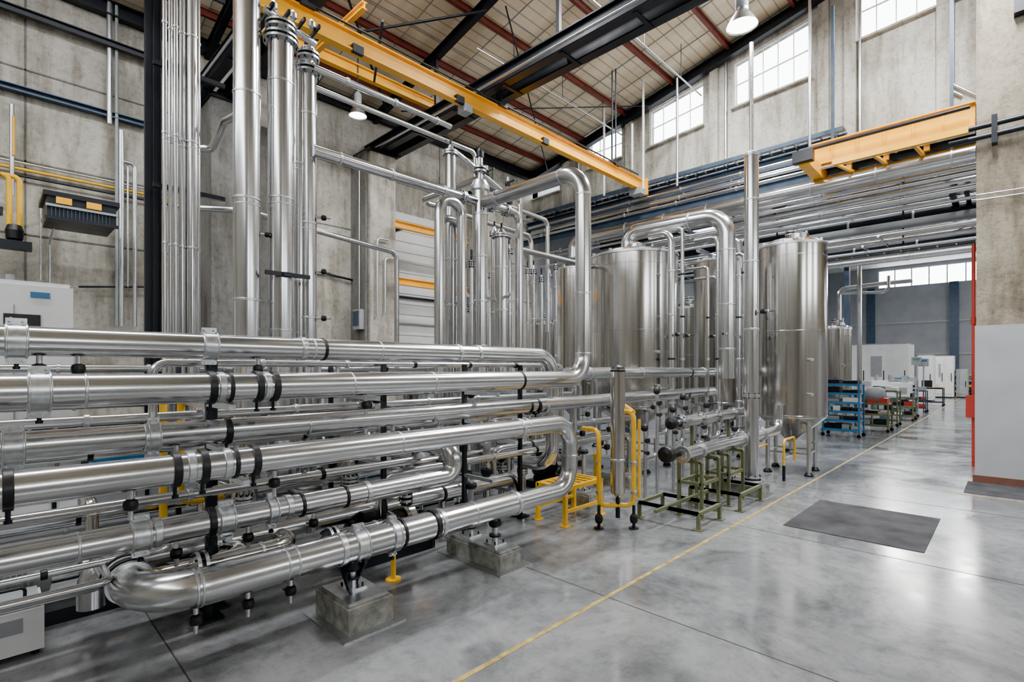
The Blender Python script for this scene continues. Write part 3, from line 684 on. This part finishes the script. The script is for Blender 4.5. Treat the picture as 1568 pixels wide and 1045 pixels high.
b=MB(); X=10.5; Yv=onX(1113,HY,X).y
b.sweep([(X,Yv,2.0),(X,Yv,5.34),(X-.15,6.35,5.34),(X-.15,6.35,4.8)],.165,STEEL,.42,32,14)
for z in (2.6,3.5,4.6): b.ring((X,Yv,z),(0,0,1),.165,.03,GALV,.008,32)
for y in (4.9,5.3,5.6): b.ring((X-.06,y,5.34),(0,1,0),.165,.04,GALV,.01,32)
b.obj('tank_feed_pipe')
for px,Y,r,zt,zb in ((1100,4.3,.05,4.9,.8),(1131,4.2,.055,5.0,.8),(1139,4.0,.035,4.6,.6),(1098,4.6,.035,4.2,1.2),(1028,5.0,.07,5.0,1.0),(1045,5.0,.04,5.2,1.6),(1165,4.2,.03,4.6,1.0),(1248,3.1,.022,4.9,.6),(1084,4.7,.03,4.4,.8)):
    X=XY(px,Y); b=MB(); b.sweep([(X,Y+.5,zt),(X,Y,zt),(X,Y,zb),(X-.5,Y,zb)],r,STEEL,r*3,18)
    for z in (1.5,2.4,3.3,4.2):
        if z<zt-.1: b.ring((X,Y,z),(0,0,1),r,.04,DARK if random.random()<.4 else GALV,.012,18)
    b.valve((X,Y-r,2.9),(-.6,-.8,0),1.1); b.obj('tank_side_pipe')
b=MB(); X,Y=9.5,3.32
b.sweep([(X,Y,.2),(X,Y,6.0)],.12,STEEL,seg=32)
b.flange((X,Y,.25),(0,0,1),.12,GALV,1.4); b.flange((X,Y,1.72),(0,0,1),.12,GALV,1.2,8,.015)
for z in (2.9,4.1,5.2): b.ring((X,Y,z),(0,0,1),.12,.03,GALV,.008,32)
b.lathe([(.13,0),(.13,.05),(.05,.1)],(X,Y,5.97),(0,0,1),GALV,24)
b.cyl((X,Y,6.0),(X,Y,8.0),.035,GALV,12)
b.valve((X,Y-.12,3.2),(-.5,-.8,0),1.2)
b.obj('vertical_riser_pipe')
# ================================================================= HIGH BAY LAMPS
def lamp(x,y,z,power,rr=.26,zt=None):
    e=bpy.data.objects.new('high_bay_lamp',None); scene.collection.objects.link(e)
    b=MB()
    b.lathe([(rr,0),(rr*.98,.01),(rr*.75,.12),(rr*.5,.22),(rr*.42,.25),(rr*.42,.3)],(x,y,z),(0,0,1),GALV,32,False)
    b.lathe([(rr*.42,.3),(rr*.42,.5),(rr*.2,.56)],(x,y,z),(0,0,1),GREYP,24)
    zt=zt or (roofz(y)-.1 if x<15 else 7.95)
    b.cyl((x,y,z+.5),(x,y,zt),.014,DARK,8); b.obj('shade',e)
    b=MB(); b.lathe([(.001,0),(rr*.9,0),(rr*.85,.04)],(x,y,z+.02),(0,0,1),LAMPE,24,False); b.obj('diffuser',e)
    l=bpy.data.lights.new('bulb','AREA'); l.shape='DISK'; l.size=rr*1.9; l.energy=power; l.color=(1,.98,.95)
    lo=bpy.data.objects.new('bulb',l); lo.location=(x,y,z-.01); scene.collection.objects.link(lo); lo.parent=e
p=onX(1138,50,9.3); lamp(p.x,p.y+.02,8.24,250)
p=onD(548,178,12.0); lamp(p.x,p.y,p.z,100,rr=.2)
p=onD(1404,372,21); lamp(p.x,p.y,p.z-.2,400); p=onD(1382,395,28); lamp(p.x,p.y,p.z,400,zt=11.4)
lamp(40,2,9.8,900,zt=11.4); lamp(48,-3,9.8,900,zt=11.4); lamp(44,6,9.8,900,zt=11.4)  # further lamps, added to light the far bay
lamp(18.5,7,6.6,250); lamp(24,8,6.8,300)  # further lamps, added to light the low bay
def roof_fill(x0,x1,yc,w,power):  # framed area light under the roof, out of view, added as overhead light
    e=bpy.data.objects.new('roof_fill_light',None); scene.collection.objects.link(e)
    z=roofz(yc)-.3
    b=MB(); 
    for sy in (-1,1): b.bar((x0,yc+sy*w/2,z+.05),(x1,yc+sy*w/2,z+.05),.08,.2,WHITE)
    for x in (x0,x1): b.bar((x,yc-w/2,z+.05),(x,yc+w/2,z+.05),.08,.2,WHITE)
    b.obj('fill_light_frame',e)
    l=bpy.data.lights.new('fill_area','AREA'); l.shape='RECTANGLE'; l.size=x1-x0; l.size_y=w; l.energy=power; l.color=(.97,.985,1)
    lo=bpy.data.objects.new('fill_area',l); lo.location=((x0+x1)/2,yc,z); scene.collection.objects.link(lo); lo.parent=e
roof_fill(8.6,12.6,.4,.8,2000)
roof_fill(-3.5,5.6,7.6,.4,1700)
roof_fill(10.3,12.3,5.6,.4,1400)

# ================================================================= VESSEL + YELLOW PIPES
b=MB(); p=onD(946,HY,7.05); X,Y=p.x,p.y
b.sweep([(X,Y,2.2),(X,Y,.5)],.098,STEEL2,seg=32); b.lathe([(.098,0),(.09,.02),(.03,.05)],(X,Y,2.2),(0,0,1),DARK,24); b.ring((X,Y,2.17),(0,0,1),.098,.03,DARK,.008)
b.lathe([(.02,-.08),(.08,-.03),(.098,0)],(X,Y,.5),(0,0,1),STEEL2,24)
b.ring((X,Y,.95),(0,0,1),.098,.03,GALV,.008)
b.cyl((X,Y,.44),(X,Y,.15),.03,DARK,10)
b.obj('vertical_expansion_vessel')
b=MB()
for s_,dd in ((-1,.26),(1,.22)):
    x0=X+S*s_*dd; y0=Y-C*s_*dd
    h=1.35 if s_<0 else 1.6
    b.sweep([(x0+.05,y0+.3,h),(x0,y0,h),(x0,y0,.32),(X,Y,.32)],.033,YELLOW,.1,16)
    b.sweep([(x0+.06*s_,y0-.05,h-.1),(x0+.06*s_,y0-.05,.42)],.02,YELLOW,.1,12)
    b.ring((x0,y0,.9),(0,0,1),.033,.05,GALV,.012); b.ring((x0,y0,.5),(0,0,1),.033,.05,GALV,.012)
    b.cyl((x0,y0,.32),(x0,y0,.0),.022,DARK,10); b.lathe([(.045,0),(.055,.03),(.055,.08),(.03,.12)],(x0,y0,.08),(0,0,1),BLACK,14); b.cyl((x0-.08,y0-.05,.16),(x0+.08,y0+.05,.16),.03,BLACK,12)
    b.lathe([(.07,0),(.07,.015)],(x0,y0,0),(0,0,1),DARK,14)
b.sweep([(X+S*.22,Y-C*.22,1.6),(X+S*.3+.3,Y+.2,1.65),(X+.9,Y+.5,1.65)],.03,YELLOW,.1,14)
b.obj('yellow_gas_pipe')
b=MB()
x0,y0=5.62,4.45
for dx in (0,.85): 
    for dy in (0,.5): b.bar((x0+dx,y0+dy,0),(x0+dx,y0+dy,.54),.055,.055,YELLOW); b.box((x0+dx-.06,y0+dy-.06,0),(x0+dx+.06,y0+dy+.06,.015),YELLOW)
for dy in (0,.5): b.bar((x0,y0+dy,.52),(x0+.85,y0+dy,.52),.055,.055,YELLOW); b.bar((x0,y0+dy,.2),(x0+.85,y0+dy,.2),.04,.04,YELLOW)
for dx in (0,.85): b.bar((x0+dx,y0,.52),(x0+dx,y0+.5,.52),.055,.055,YELLOW)
for k in range(6): b.bar((x0+.07+k*.14,y0,.53),(x0+.07+k*.14,y0+.5,.53),.05,.02,YELLOW)
b.obj('yellow_step_platform')
for px,Y,zb in ((250,6.0,.5),(277,6.2,.8),(318,6.1,1.2)):
    X=XY(px,Y); b=MB(); b.sweep([(X-.5,Y,2.1 if px!=318 else 1.6),(X,Y,2.1 if px!=318 else 1.6),(X,Y,zb),(X+.4,Y,zb)],.035,YELLOW,.1,14); b.ring((X,Y,1.2),(0,0,1),.035,.05,GALV,.01); b.obj('yellow_gas_pipe')
for (x,y,h) in ((2.95,4.6,.34),(8.4,5.9,.5),(10.3,4.6,.5),(10.9,4.0,.5)):
    b=MB(); b.cyl((x,y,0),(x,y,h),.025,YELLOW,12); b.lathe([(.08,0),(.08,.02)],(x,y,0),(0,0,1),YELLOW,14); b.bar((x-.1,y,h),(x+.1,y,h),.05,.03,YELLOW); b.obj('yellow_pipe_prop')
b=MB()
b.sweep([(10.9,3.2,.25),(10.9,3.2,.8),(11.6,3.2,.8),(11.6,3.2,.3)],.022,YELLOW,.1,12); b.sweep([(10.6,3.7,.2),(10.6,3.7,.6),(11.5,3.7,.6)],.022,YELLOW,.1,12); b.cyl((10.9,3.2,0),(10.9,3.2,.3),.03,DARK,8); b.obj('yellow_gas_pipe')

# ================================================================= OLIVE STAND + PUMP PIPES
b=MB()
def frame_stand(x0,y0,x1,y1,zl,zt):
    for x in (x0,x1):
        for y in (y0,y1): b.bar((x,y,0),(x,y,zt),.045,.045,OLIVE); b.box((x-.06,y-.06,0),(x+.06,y+.06,.012),OLIVE)
    for x in (x0,x1): b.bar((x,y0,zl),(x,y1,zl),.045,.045,OLIVE); b.bar((x,y0,zt),(x,y1,zt),.045,.045,OLIVE)
    for y in (y0,y1): b.bar((x0,y,zl),(x1,y,zl),.045,.045,OLIVE)
frame_stand(6.75,3.05,7.45,3.95,.22,.22); frame_stand(7.3,3.25,7.9,3.6,.5,.82)
frame_stand(8.1,3.0,9.0,3.8,.25,.25); frame_stand(8.3,3.25,8.9,3.6,.5,.82)
b.bar((6.4,3.5,.24),(8.1,3.5,.24),.045,.045,OLIVE)
b.obj('pump_support_frame')
b=MB(); y=3.42; z=.95
b.sweep([(7.05,y,z),(11.3,y,z),(11.3,y,1.45)],.1,STEEL,.3,28)
b.lathe([(.10,0),(.125,0),(.125,.04),(.10,.04)],(7.02,y,z),(1,0,0),GALV,24); b.lathe([(.001,-.05),(.07,-.04),(.1,0)],(7.05,y,z),(1,0,0),STEEL,24,False)
for X in (7.6,9.3,10.3): b.clamp((X,y,z),(1,0,0),.1,GALV,.08)
b.lathe([(.05,0),(.11,.02),(.12,.06),(.12,.14),(.09,.18),(.05,.2)],(6.72,y+.12,z+.02),(1,0,0),BLACK,24)
b.cyl((6.9,y+.12,z),(7.2,y+.05,z),.05,BLACK,14)
b.valve((8.2,y,z-.09)); b.valve((9.0,y,z+.09),(0,0,1),1.2)
b.obj('pump_discharge_pipe')
b=MB(); y=4.0; z=1.3
b.sweep([(8.05,y,z),(11.0,y,z)],.1,STEEL,.3,28)
for X in (8.15,8.9,9.6,10.4): b.flange((X,y,z),(1,0,0),.1,GALV,1.3,8,.02)
b.lathe([(.04,0),(.1,.03),(.1,.12),(.04,.15)],(7.78,y,z),(1,0,0),BLACK,20); b.cyl((7.9,y,z),(8.1,y,z),.04,GALV,12)
b.valve((9.2,y,z+.09),(0,0,1),1.4)
for X in (8.6,10.2): b.bar((X,y,0),(X,y,z-.1),.05,.05,OLIVE)
b.obj('pump_discharge_pipe')
random.seed(5)
for (x,y,z) in ((8.2,4.45,1.75),(8.7,4.4,1.4),(9.3,4.5,1.6),(7.7,4.4,1.15),(9.9,4.4,1.2)):
    b=MB(); b.cyl((x,y,0),(x,y,z),.028,GALV,10); b.lathe([(.03,0),(.055,.02),(.065,.06),(.055,.1),(.03,.13)],(x-.02,y,z),(0,0,1),BLACK,18)
    b.sweep([(x,y,z*.6),(x+.35,y,z*.6),(x+.35,y,z*.6+.3)],.03,STEEL,.08,12)
    b.lathe([(.045,0),(.05,.01),(.05,.04),(.04,.05)],(x,y-.03,z-.15),(-.6,-.8,0),BLACK,18)
    b.lathe([(.02,0),(.035,.02),(.035,.12)],(x,y,z-.35),(-.6,-.8,.0),BLACK,12); b.lathe([(.07,0),(.07,.01)],(x,y,0),(0,0,1),GALV,12); b.obj('control_valve')
for (x,y,z) in ((3.0,5.6,1.2),(3.9,5.7,1.1),(4.6,5.9,1.1),(5.2,5.6,1.15),(1.9,5.8,1.1),(5.9,6.0,1.3),(6.4,6.0,1.0)):
    b=MB(); b.sweep([(x,y,0.02),(x,y,z),(x,y+.5,z)],.055,STEEL2,.14,18); b.flange((x,y,z*.45),(0,0,1),.055,GALV,1.7,8,.02); b.flange((x,y,z*.75),(0,0,1),.055,GALV,1.7,8,.02)
    b.lathe([(.05,0),(.09,.03),(.09,.1),(.05,.13)],(x,y,z*.53),(0,0,1),BLACK,18); b.cyl((x,y,z*.58),(x-.15,y-.15,z*.58),.015,DARK,8)
    b.lathe([(.06,0),(.06,.012)],(x-.15,y-.15,z*.58),(-1,-1,0),DARK,16); b.lathe([(.1,0),(.1,.02)],(x,y,0),(0,0,1),GALV,16)
    b.obj('isolation_valve')

# ================================================================= LEFT: cabinets, heater, wall services
b=MB(); 
x0=-1.2; yf=8.6; c=onY(112,440,yf); xr_=c.x; zt=onY(60,432,yf).z
b.box((x0,yf,.1),(xr_,yf+1.0,zt-.05),WHITE); b.box((x0+.03,yf+.03,zt-.05),(xr_-.03,yf+.97,zt),WHITE); b.box((x0,yf+.05,0),(xr_,yf+.95,.1),DARK)
a=onY(5,480,yf); d=onY(62,500,yf); b.box((a.x,yf-.02,d.z),(d.x,yf,a.z),BLACK); b.box((a.x+.05,yf-.025,d.z+.05),(d.x-.25,yf-.02,a.z-.04),GREYP)
b.box((xr_-.4,yf-.012,zt-.2),(xr_-.22,yf,zt-.13),BLUE); b.box((xr_-.55,yf-.015,.4),(xr_-.54,yf,zt-.3),GREYP); b.box((xr_-.62,yf-.05,1.2),(xr_-.58,yf,1.5),DARK)
for i in range(5): b.cyl((x0+.2+i*.3,yf+.2,zt),(x0+.2+i*.3,yf+.2,zt+.08),.04,GREYP,12)
b.obj('control_cabinet')
b=MB()
for i in range(3):
    X=.0+i*.85; b.box((X,7.6,.1),(X+.75,7.6+.3,1.2),(GREYP,BLUE,WHITE)[i]); b.box((X+.03,7.58,.2),(X+.72,7.6,1.1),(WHITE,GREYP,GREYP)[i]); b.box((X,7.65,0),(X+.75,7.85,.1),DARK); b.box((X+.5,7.56,.6),(X+.54,7.6,.75),DARK)
    b.box((X+.05,7.62,1.2),(X+.7,7.88,1.24),DARK)
b.obj('equipment_bench')
b=MB()
a_,b_=ray(68); d=F*H/(1000-HY); px_,py_=a_*d,b_*d
b.box((px_-.55,py_,.04),(px_,py_+.5,.36),WHITE); b.box((px_-.53,py_+.02,.36),(px_-.02,py_+.48,.385),GREYP); b.box((px_-.55,py_-.008,.2),(px_-.12,py_,.31),GREYP)
b.box((px_-.42,py_-.012,.33),(px_-.3,py_-.0,.345),BLUE)
b.sweep([(px_-.45,py_+.25,.38),(px_-.45,py_+.25,.46),(px_-.1,py_+.25,.46),(px_-.1,py_+.25,.38)],.012,BLACK,.03,8)
for dx in (-.5,-.05):
    for dy in (.05,.45): b.cyl((px_+dx,py_+dy,0),(px_+dx,py_+dy,.04),.025,BLACK,10)
b.obj('portable_power_unit')
b=MB(); yh=11.6; p0=onY(72,284,yh); p1=onY(178,322,yh)
hz=p0.z
b.box((p0.x,yh,hz-.52),(p1.x,yh+1.0,hz-.14),DARK); b.box((p0.x-.05,yh-.03,hz-.16),(p1.x+.05,yh+1.05,hz-.08),DARK)
b.box((p0.x-.02,yh-.04,hz-.34),(p1.x+.02,yh,hz-.30),GREYP); b.box((p0.x-.03,yh-.04,hz-.55),(p1.x+.03,yh+.02,hz-.50),DARK)
for i in range(16): b.box((p0.x+.05+i*(p1.x-p0.x-.1)/16,yh-.02,hz-.5),(p0.x+.06+i*(p1.x-p0.x-.1)/16,yh,hz-.34),BLUEST)
for fx in (.12,.55): b.box((p0.x+fx*(p1.x-p0.x),yh-.05,hz-.28),(p0.x+(fx+.22)*(p1.x-p0.x),yh+.2,hz-.17),ORANGE)
for xx in (p0.x+.1,p1.x-.1): b.bar((xx,yh+1.0,hz-.2),(xx,WY,hz-.2),.05,.05,DARK)
b.sweep([(p0.x+.15,yh+.9,hz-.5),(p0.x+.15,WY-.1,hz-.6),(p0.x+.15,WY-.1,hz-1.6)],.02,GALV,.08,8)
b.obj('wall_mounted_heater')
b=MB(); ww=WY-.1
z=onY(110,160,ww).z
b.ibeam((-8,ww,z),(XY(222,ww),ww,z),.16,.12,BLUEST,.02)
z=onY(110,275,ww).z; b.cyl((-8,ww,z),(3.4,ww,z),.03,YELLOW,10); b.cyl((-8,ww,z+.12),(3.4,ww,z+.12),.025,GALV,10); b.cyl((-8,ww,z-.13),(3.4,ww,z-.13),.02,DARK,10)
for px,pa,pb,r in ((167,0,190,.05),(178,0,500,.03),(185,200,500,.05),(18,160,300,.035),(62,300,430,.015),(195,250,440,.02)):
    X=XY(px,ww); b.cyl((X,ww-.05,onY(px,pa,ww-.05).z if pa else 9.8),(X,ww-.05,onY(px,pb,ww-.05).z),r,GALV if px!=178 else (GREYP),12)
X=XY(18,ww); b.cyl((X+.02,ww-.1,onY(18,180,ww).z),(X+.02,ww-.1,onY(18,240,ww).z),.022,ORANGE,10)
b.sweep([(XY(188,ww),ww-.1,onY(188,250,ww).z),(XY(205,ww),ww-.1,onY(188,250,ww).z),(XY(205,ww),ww-.1,onY(188,500,ww).z)],.04,GALV,.15,12)
b.cyl((XY(120,ww),ww-.05,onY(120,440,ww).z),(XY(222,ww),ww-.05,onY(222,440,ww).z),.02,DARK,8)
b.obj('wall_conduits')
b=MB(); yy=13.0
xx=XY(14,yy)
for dx in (0,.14): b.sweep([(xx+dx-.5,yy,onY(8,268,yy).z),(xx+dx,yy,onY(8,268,yy).z),(xx+dx,yy,onY(8,345,yy).z)],.045,YELLOW,.1,14)
zz=onY(8,345,yy).z
b.lathe([(.06,0),(.12,.05),(.13,.2),(.1,.3)],(xx+.07,yy,zz-.28),(0,0,1),BLACK,20); b.box((xx-.2,yy-.12,zz-.42),(xx+.3,yy+.12,zz-.27),DARK)
b.bar((xx-.1,yy,zz+.3),(xx-.1,WY,zz+.3),.05,.05,DARK)
b.obj('yellow_regulator_pipe')
b=MB(); p=onY(547,488,12.9); b.box((7.1,12.75,p.z-.3),(7.25,13.1,p.z+.25),GREYP); b.box((7.08,12.79,p.z-.2),(7.1,13.06,p.z+.2),BLUEST); b.cyl((7.2,12.92,p.z+.25),(7.2,12.92,8),.025,GALV,8); b.obj('junction_box')
b=MB(); ys=12.52
for px,pa,pb in ((578,365,485),(590,395,480)):
    X=XY(px,ys); b.sweep([(X,ys,onY(px,pb,ys).z),(X,ys,onY(px,pa,ys).z),(X+.35,ys,onY(px,pa,ys).z)],.03,GALV,.1,10)
b.cyl((5.6,WY-.1,4.9),(7.35,WY-.1,4.7),.03,DARK,10); b.cyl((8.2,WY-.12,4.4),(11.5,WY-.12,4.4),.04,DARK,10); b.cyl((8.2,WY-.12,3.6),(11.5,WY-.12,3.6),.03,GALV,10)
b.obj('pilaster_conduits')
b=MB()
b.box((8.2,WY-.05,2.5),(11.5,WY-.012,7.0),SIDING)
for i in range(14): b.box((8.2,WY-.075,2.6+i*.32),(11.5,WY-.05,2.66+i*.32),SIDING)
b.obj('wall_siding_panel')
for py in (343,430):
    b=MB(); p=onY(605,py,12.3); q=onY(668,py,12.3); b.ibeam((p.x,12.3,p.z),(q.x+1.2,12.3,p.z),.14,.2,ORANGE,.025)
    b.bar((p.x+.4,12.3,p.z),(p.x+.4,WY,p.z),.08,.08,DARK); b.bar((q.x+.9,12.3,p.z),(q.x+.9,WY,p.z),.08,.08,DARK); b.obj('orange_wall_rail')

# ================================================================= RIGHT REAR: carts, machines
def cart(px,py,wm,dm,h,frame_m,levels,load):
    d=F*H/(py-HY); a_,b_=ray(px); x,y=a_*d,b_*d; bb=MB()
    for sx in (0,1):
        for sy in (0,1):
            X=x+sx*dm; Yq=y+(sy-.5)*wm
            bb.bar((X,Yq,.12),(X,Yq,h),.045,.045,frame_m); bb.cyl((X-.02,Yq,.06),(X+.02,Yq,.06),.06,BLACK,14)
    for k in range(levels):
        z=.2+k*(h-.25)/(levels-1); bb.box((x-.02,y-wm/2,z),(x+dm+.02,y+wm/2,z+.035),frame_m)
        bb.box((x-.03,y-wm/2,z),(x-.01,y+wm/2,z+.07),frame_m)
        if load and k<levels:
            n=random.randint(2,4)
            for i in range(n):
                w=wm/n*.8; yy=y-wm/2+wm/n*(i+.5); bb.box((x+.05,yy-w/2,z+.04),(x+dm*.8,yy+w/2,z+.04+random.uniform(.1,.2)),random.choice(load))
    return bb,x,y
b,x,y=cart(1287,670,1.0,.7,1.7,BLUE,6,[GREYP,DARK,GALV,WHITE]); b.obj('shelf_trolley')
b,x,y=cart(1334,662,.95,.8,1.0,OLIVE,3,[REDP,DARK,REDP,GREYP])
b.lathe([(.1,0),(.22,.03),(.25,.12),(.25,.5),(.18,.62),(.05,.65)],(x+.4,y+.3,1.3),(0,-1,0),GREYP,24); b.box((x+.1,y-.3,1.03),(x+.7,y+.3,1.18),GREEN); b.obj('tool_trolley')
b,x,y=cart(1375,645,1.0,.9,1.0,OLIVE,3,[REDP,DARK,BLACK,WHITE]); b.box((x,y-.4,1.02),(x+.8,y+.4,1.6),WHITE); b.box((x-.02,y-.3,1.15),(x,y+.1,1.4),GREYP); b.cyl((x+.3,y-.2,1.6),(x+.3,y-.2,1.9),.12,GREYP,16); b.obj('machine_trolley')
b,x,y=cart(1420,622,1.4,.8,1.05,DARK,2,None); b.box((x-.03,y-.72,1.03),(x+.85,y+.72,1.1),WOOD); b.box((x+.3,y-.2,1.1),(x+.35,y+.3,1.5),DARK); b.box((x+.1,y-.5,1.1),(x+.5,y-.3,1.3),WHITE); b.obj('work_bench')
b,x,y=cart(1400,632,.9,.7,1.1,BLUEST,3,[GREYP,REDP,DARK]); b.obj('tool_trolley')
b,x,y=cart(1354,653,.8,.7,1.35,OLIVE,4,[WHITE,DARK,GREEN,GREYP]); b.obj('parts_rack')
b,x,y=cart(1385,640,.8,.7,1.7,GREYP,5,[WHITE,DARK,BLUE,GREYP]); b.obj('parts_rack')
b,x,y=cart(1468,606,2.2,.9,1.6,BLUEST,4,[DARK,GREYP,ORANGE]); b.obj('storage_rack')
def machine(px0,px1,ptop,d,dep,name,body,doors=2):
    a_,b_=ray(px1); X=a_*d; y1=b_*d; y0=onX(px0,HY,X).y; zt=onX(px1,ptop,X).z
    b=MB(); b.box((X,y1,.1),(X+dep,y0,zt),body); b.box((X+.05,y1+.05,0),(X+dep-.05,y0-.05,.1),DARK); b.box((X-.0,y1,zt),(X+dep,y0,zt+.06),GREYP)
    w=(y0-y1)/doors
    for k in range(doors):
        b.box((X-.03,y1+k*w+.05,.3),(X,y1+(k+1)*w-.05,zt-.2),body); b.box((X-.045,y1+k*w+.2,zt*.5),(X-.03,y1+(k+1)*w-.2,zt*.82),GREYP if k%2 else body); b.box((X-.07,y1+k*w+.1,zt*.4),(X-.03,y1+k*w+.14,zt*.6),DARK)
    b.obj(name)
machine(1297,1390,527,27,2.5,'machining_centre',WHITE,3)
machine(1394,1402,548,29,1.0,'machine_enclosure',GREYP,1)
machine(1405,1428,545,34,1.5,'server_cabinet',WHITE,1)
machine(1432,1460,546,38,1.6,'machining_centre',WHITE,2)
machine(1464,1482,567,38,1.2,'machine_enclosure',GREYP,1)
b=MB()
for px,dd in ((1318,22.5),(1345,23.5),(1366,24.5)):
    p=onD(px,HY,dd); b.box((p.x,p.y-.4,.05),(p.x+.8,p.y+.4,1.3),random.choice((WHITE,GREYP,GREEN))); b.box((p.x+.1,p.y-.3,1.3),(p.x+.6,p.y+.3,1.65),random.choice((WHITE,GREYP))); b.box((p.x-.02,p.y-.25,.5),(p.x,p.y+.25,1.1),DARK); b.box((p.x,p.y-.38,0),(p.x+.75,p.y+.38,.05),DARK)
    b.cyl((p.x+.2,p.y+.1,1.65),(p.x+.2,p.y+.1,1.9),.08,GREYP,14)
b.obj('machine_tool_row')
for px,py in ((1403,552),(1414,554)):
    b=MB(); p=onD(px,py,26); b.box((p.x,p.y-.2,p.z-.25),(p.x+.12,p.y+.2,p.z+.15),GREYP); b.box((p.x-.01,p.y-.14,p.z-.02),(p.x,p.y+.14,p.z+.1),BLUE if px>1410 else GREEN); b.cyl((p.x+.06,p.y,0),(p.x+.06,p.y,p.z-.2),.03,GREYP,8); b.obj('operator_panel')
b=MB(); p=onD(1285,HY,18); b.sweep([(p.x,p.y,3.9),(p.x,p.y,5.0),(p.x+.4,p.y-1.2,5.1),(p.x+.4,p.y-2.0,5.1)],.07,STEEL,.25,18); b.sweep([(p.x,p.y,4.85),(p.x+.1,p.y-1.4,4.75),(p.x+.1,p.y-1.4,5.3)],.05,STEEL,.2,14); b.obj('tank_side_pipe')
b=MB(); p=onD(1316,HY,17); b.cyl((p.x,p.y,0),(p.x,p.y,7.4),.07,STEEL,14); b.lathe([(.12,0),(.12,.02)],(p.x,p.y,0),(0,0,1),GALV,14); b.obj('vertical_drop_pipe')
b=MB()
for px,pt,pb in ((985,85,290),(1037,120,285),(1240,0,225),(925,140,300),(968,190,260)):
    X=13.9; y=onX(px,HY,X).y; b.cyl((X,y,min(roofz(y)-.1,onX(px,pt,X).z)),(X,y,onX(px,pb,X).z),.035,WHITE if px<1000 else GALV,10)
for px in (1437,1460):
    X=WX-.06; y=onX(px,HY,X).y; b.sweep([(X,y,roofz(y)-.2),(X,y,onX(px,130,X).z),(X,y-.4,onX(px,150,X).z-.1)],.03,GALV,.08,10)
b.obj('service_drop_pipes')

# ================================================================= LIGHT / WORLD / CAMERA
w=bpy.data.worlds.new('overcast_sky'); scene.world=w; w.use_nodes=True
bg=w.node_tree.nodes['Background']; bg.inputs[0].default_value=(.93,.965,1,1); bg.inputs[1].default_value=12.0
try:
    scene.view_settings.look='AgX - Punchy'; scene.view_settings.exposure=0.6
except Exception as e: print(e)
cam=bpy.data.cameras.new('camera'); co=bpy.data.objects.new('camera',cam); scene.collection.objects.link(co)
cam.lens=36*F/1568; cam.sensor_width=36; cam.shift_y=(HY-522.7)/1568; cam.clip_end=200; cam.clip_start=.05
co.location=(0,0,H); co.rotation_euler=(math.pi/2,0,TH-math.pi/2)
scene.camera=co
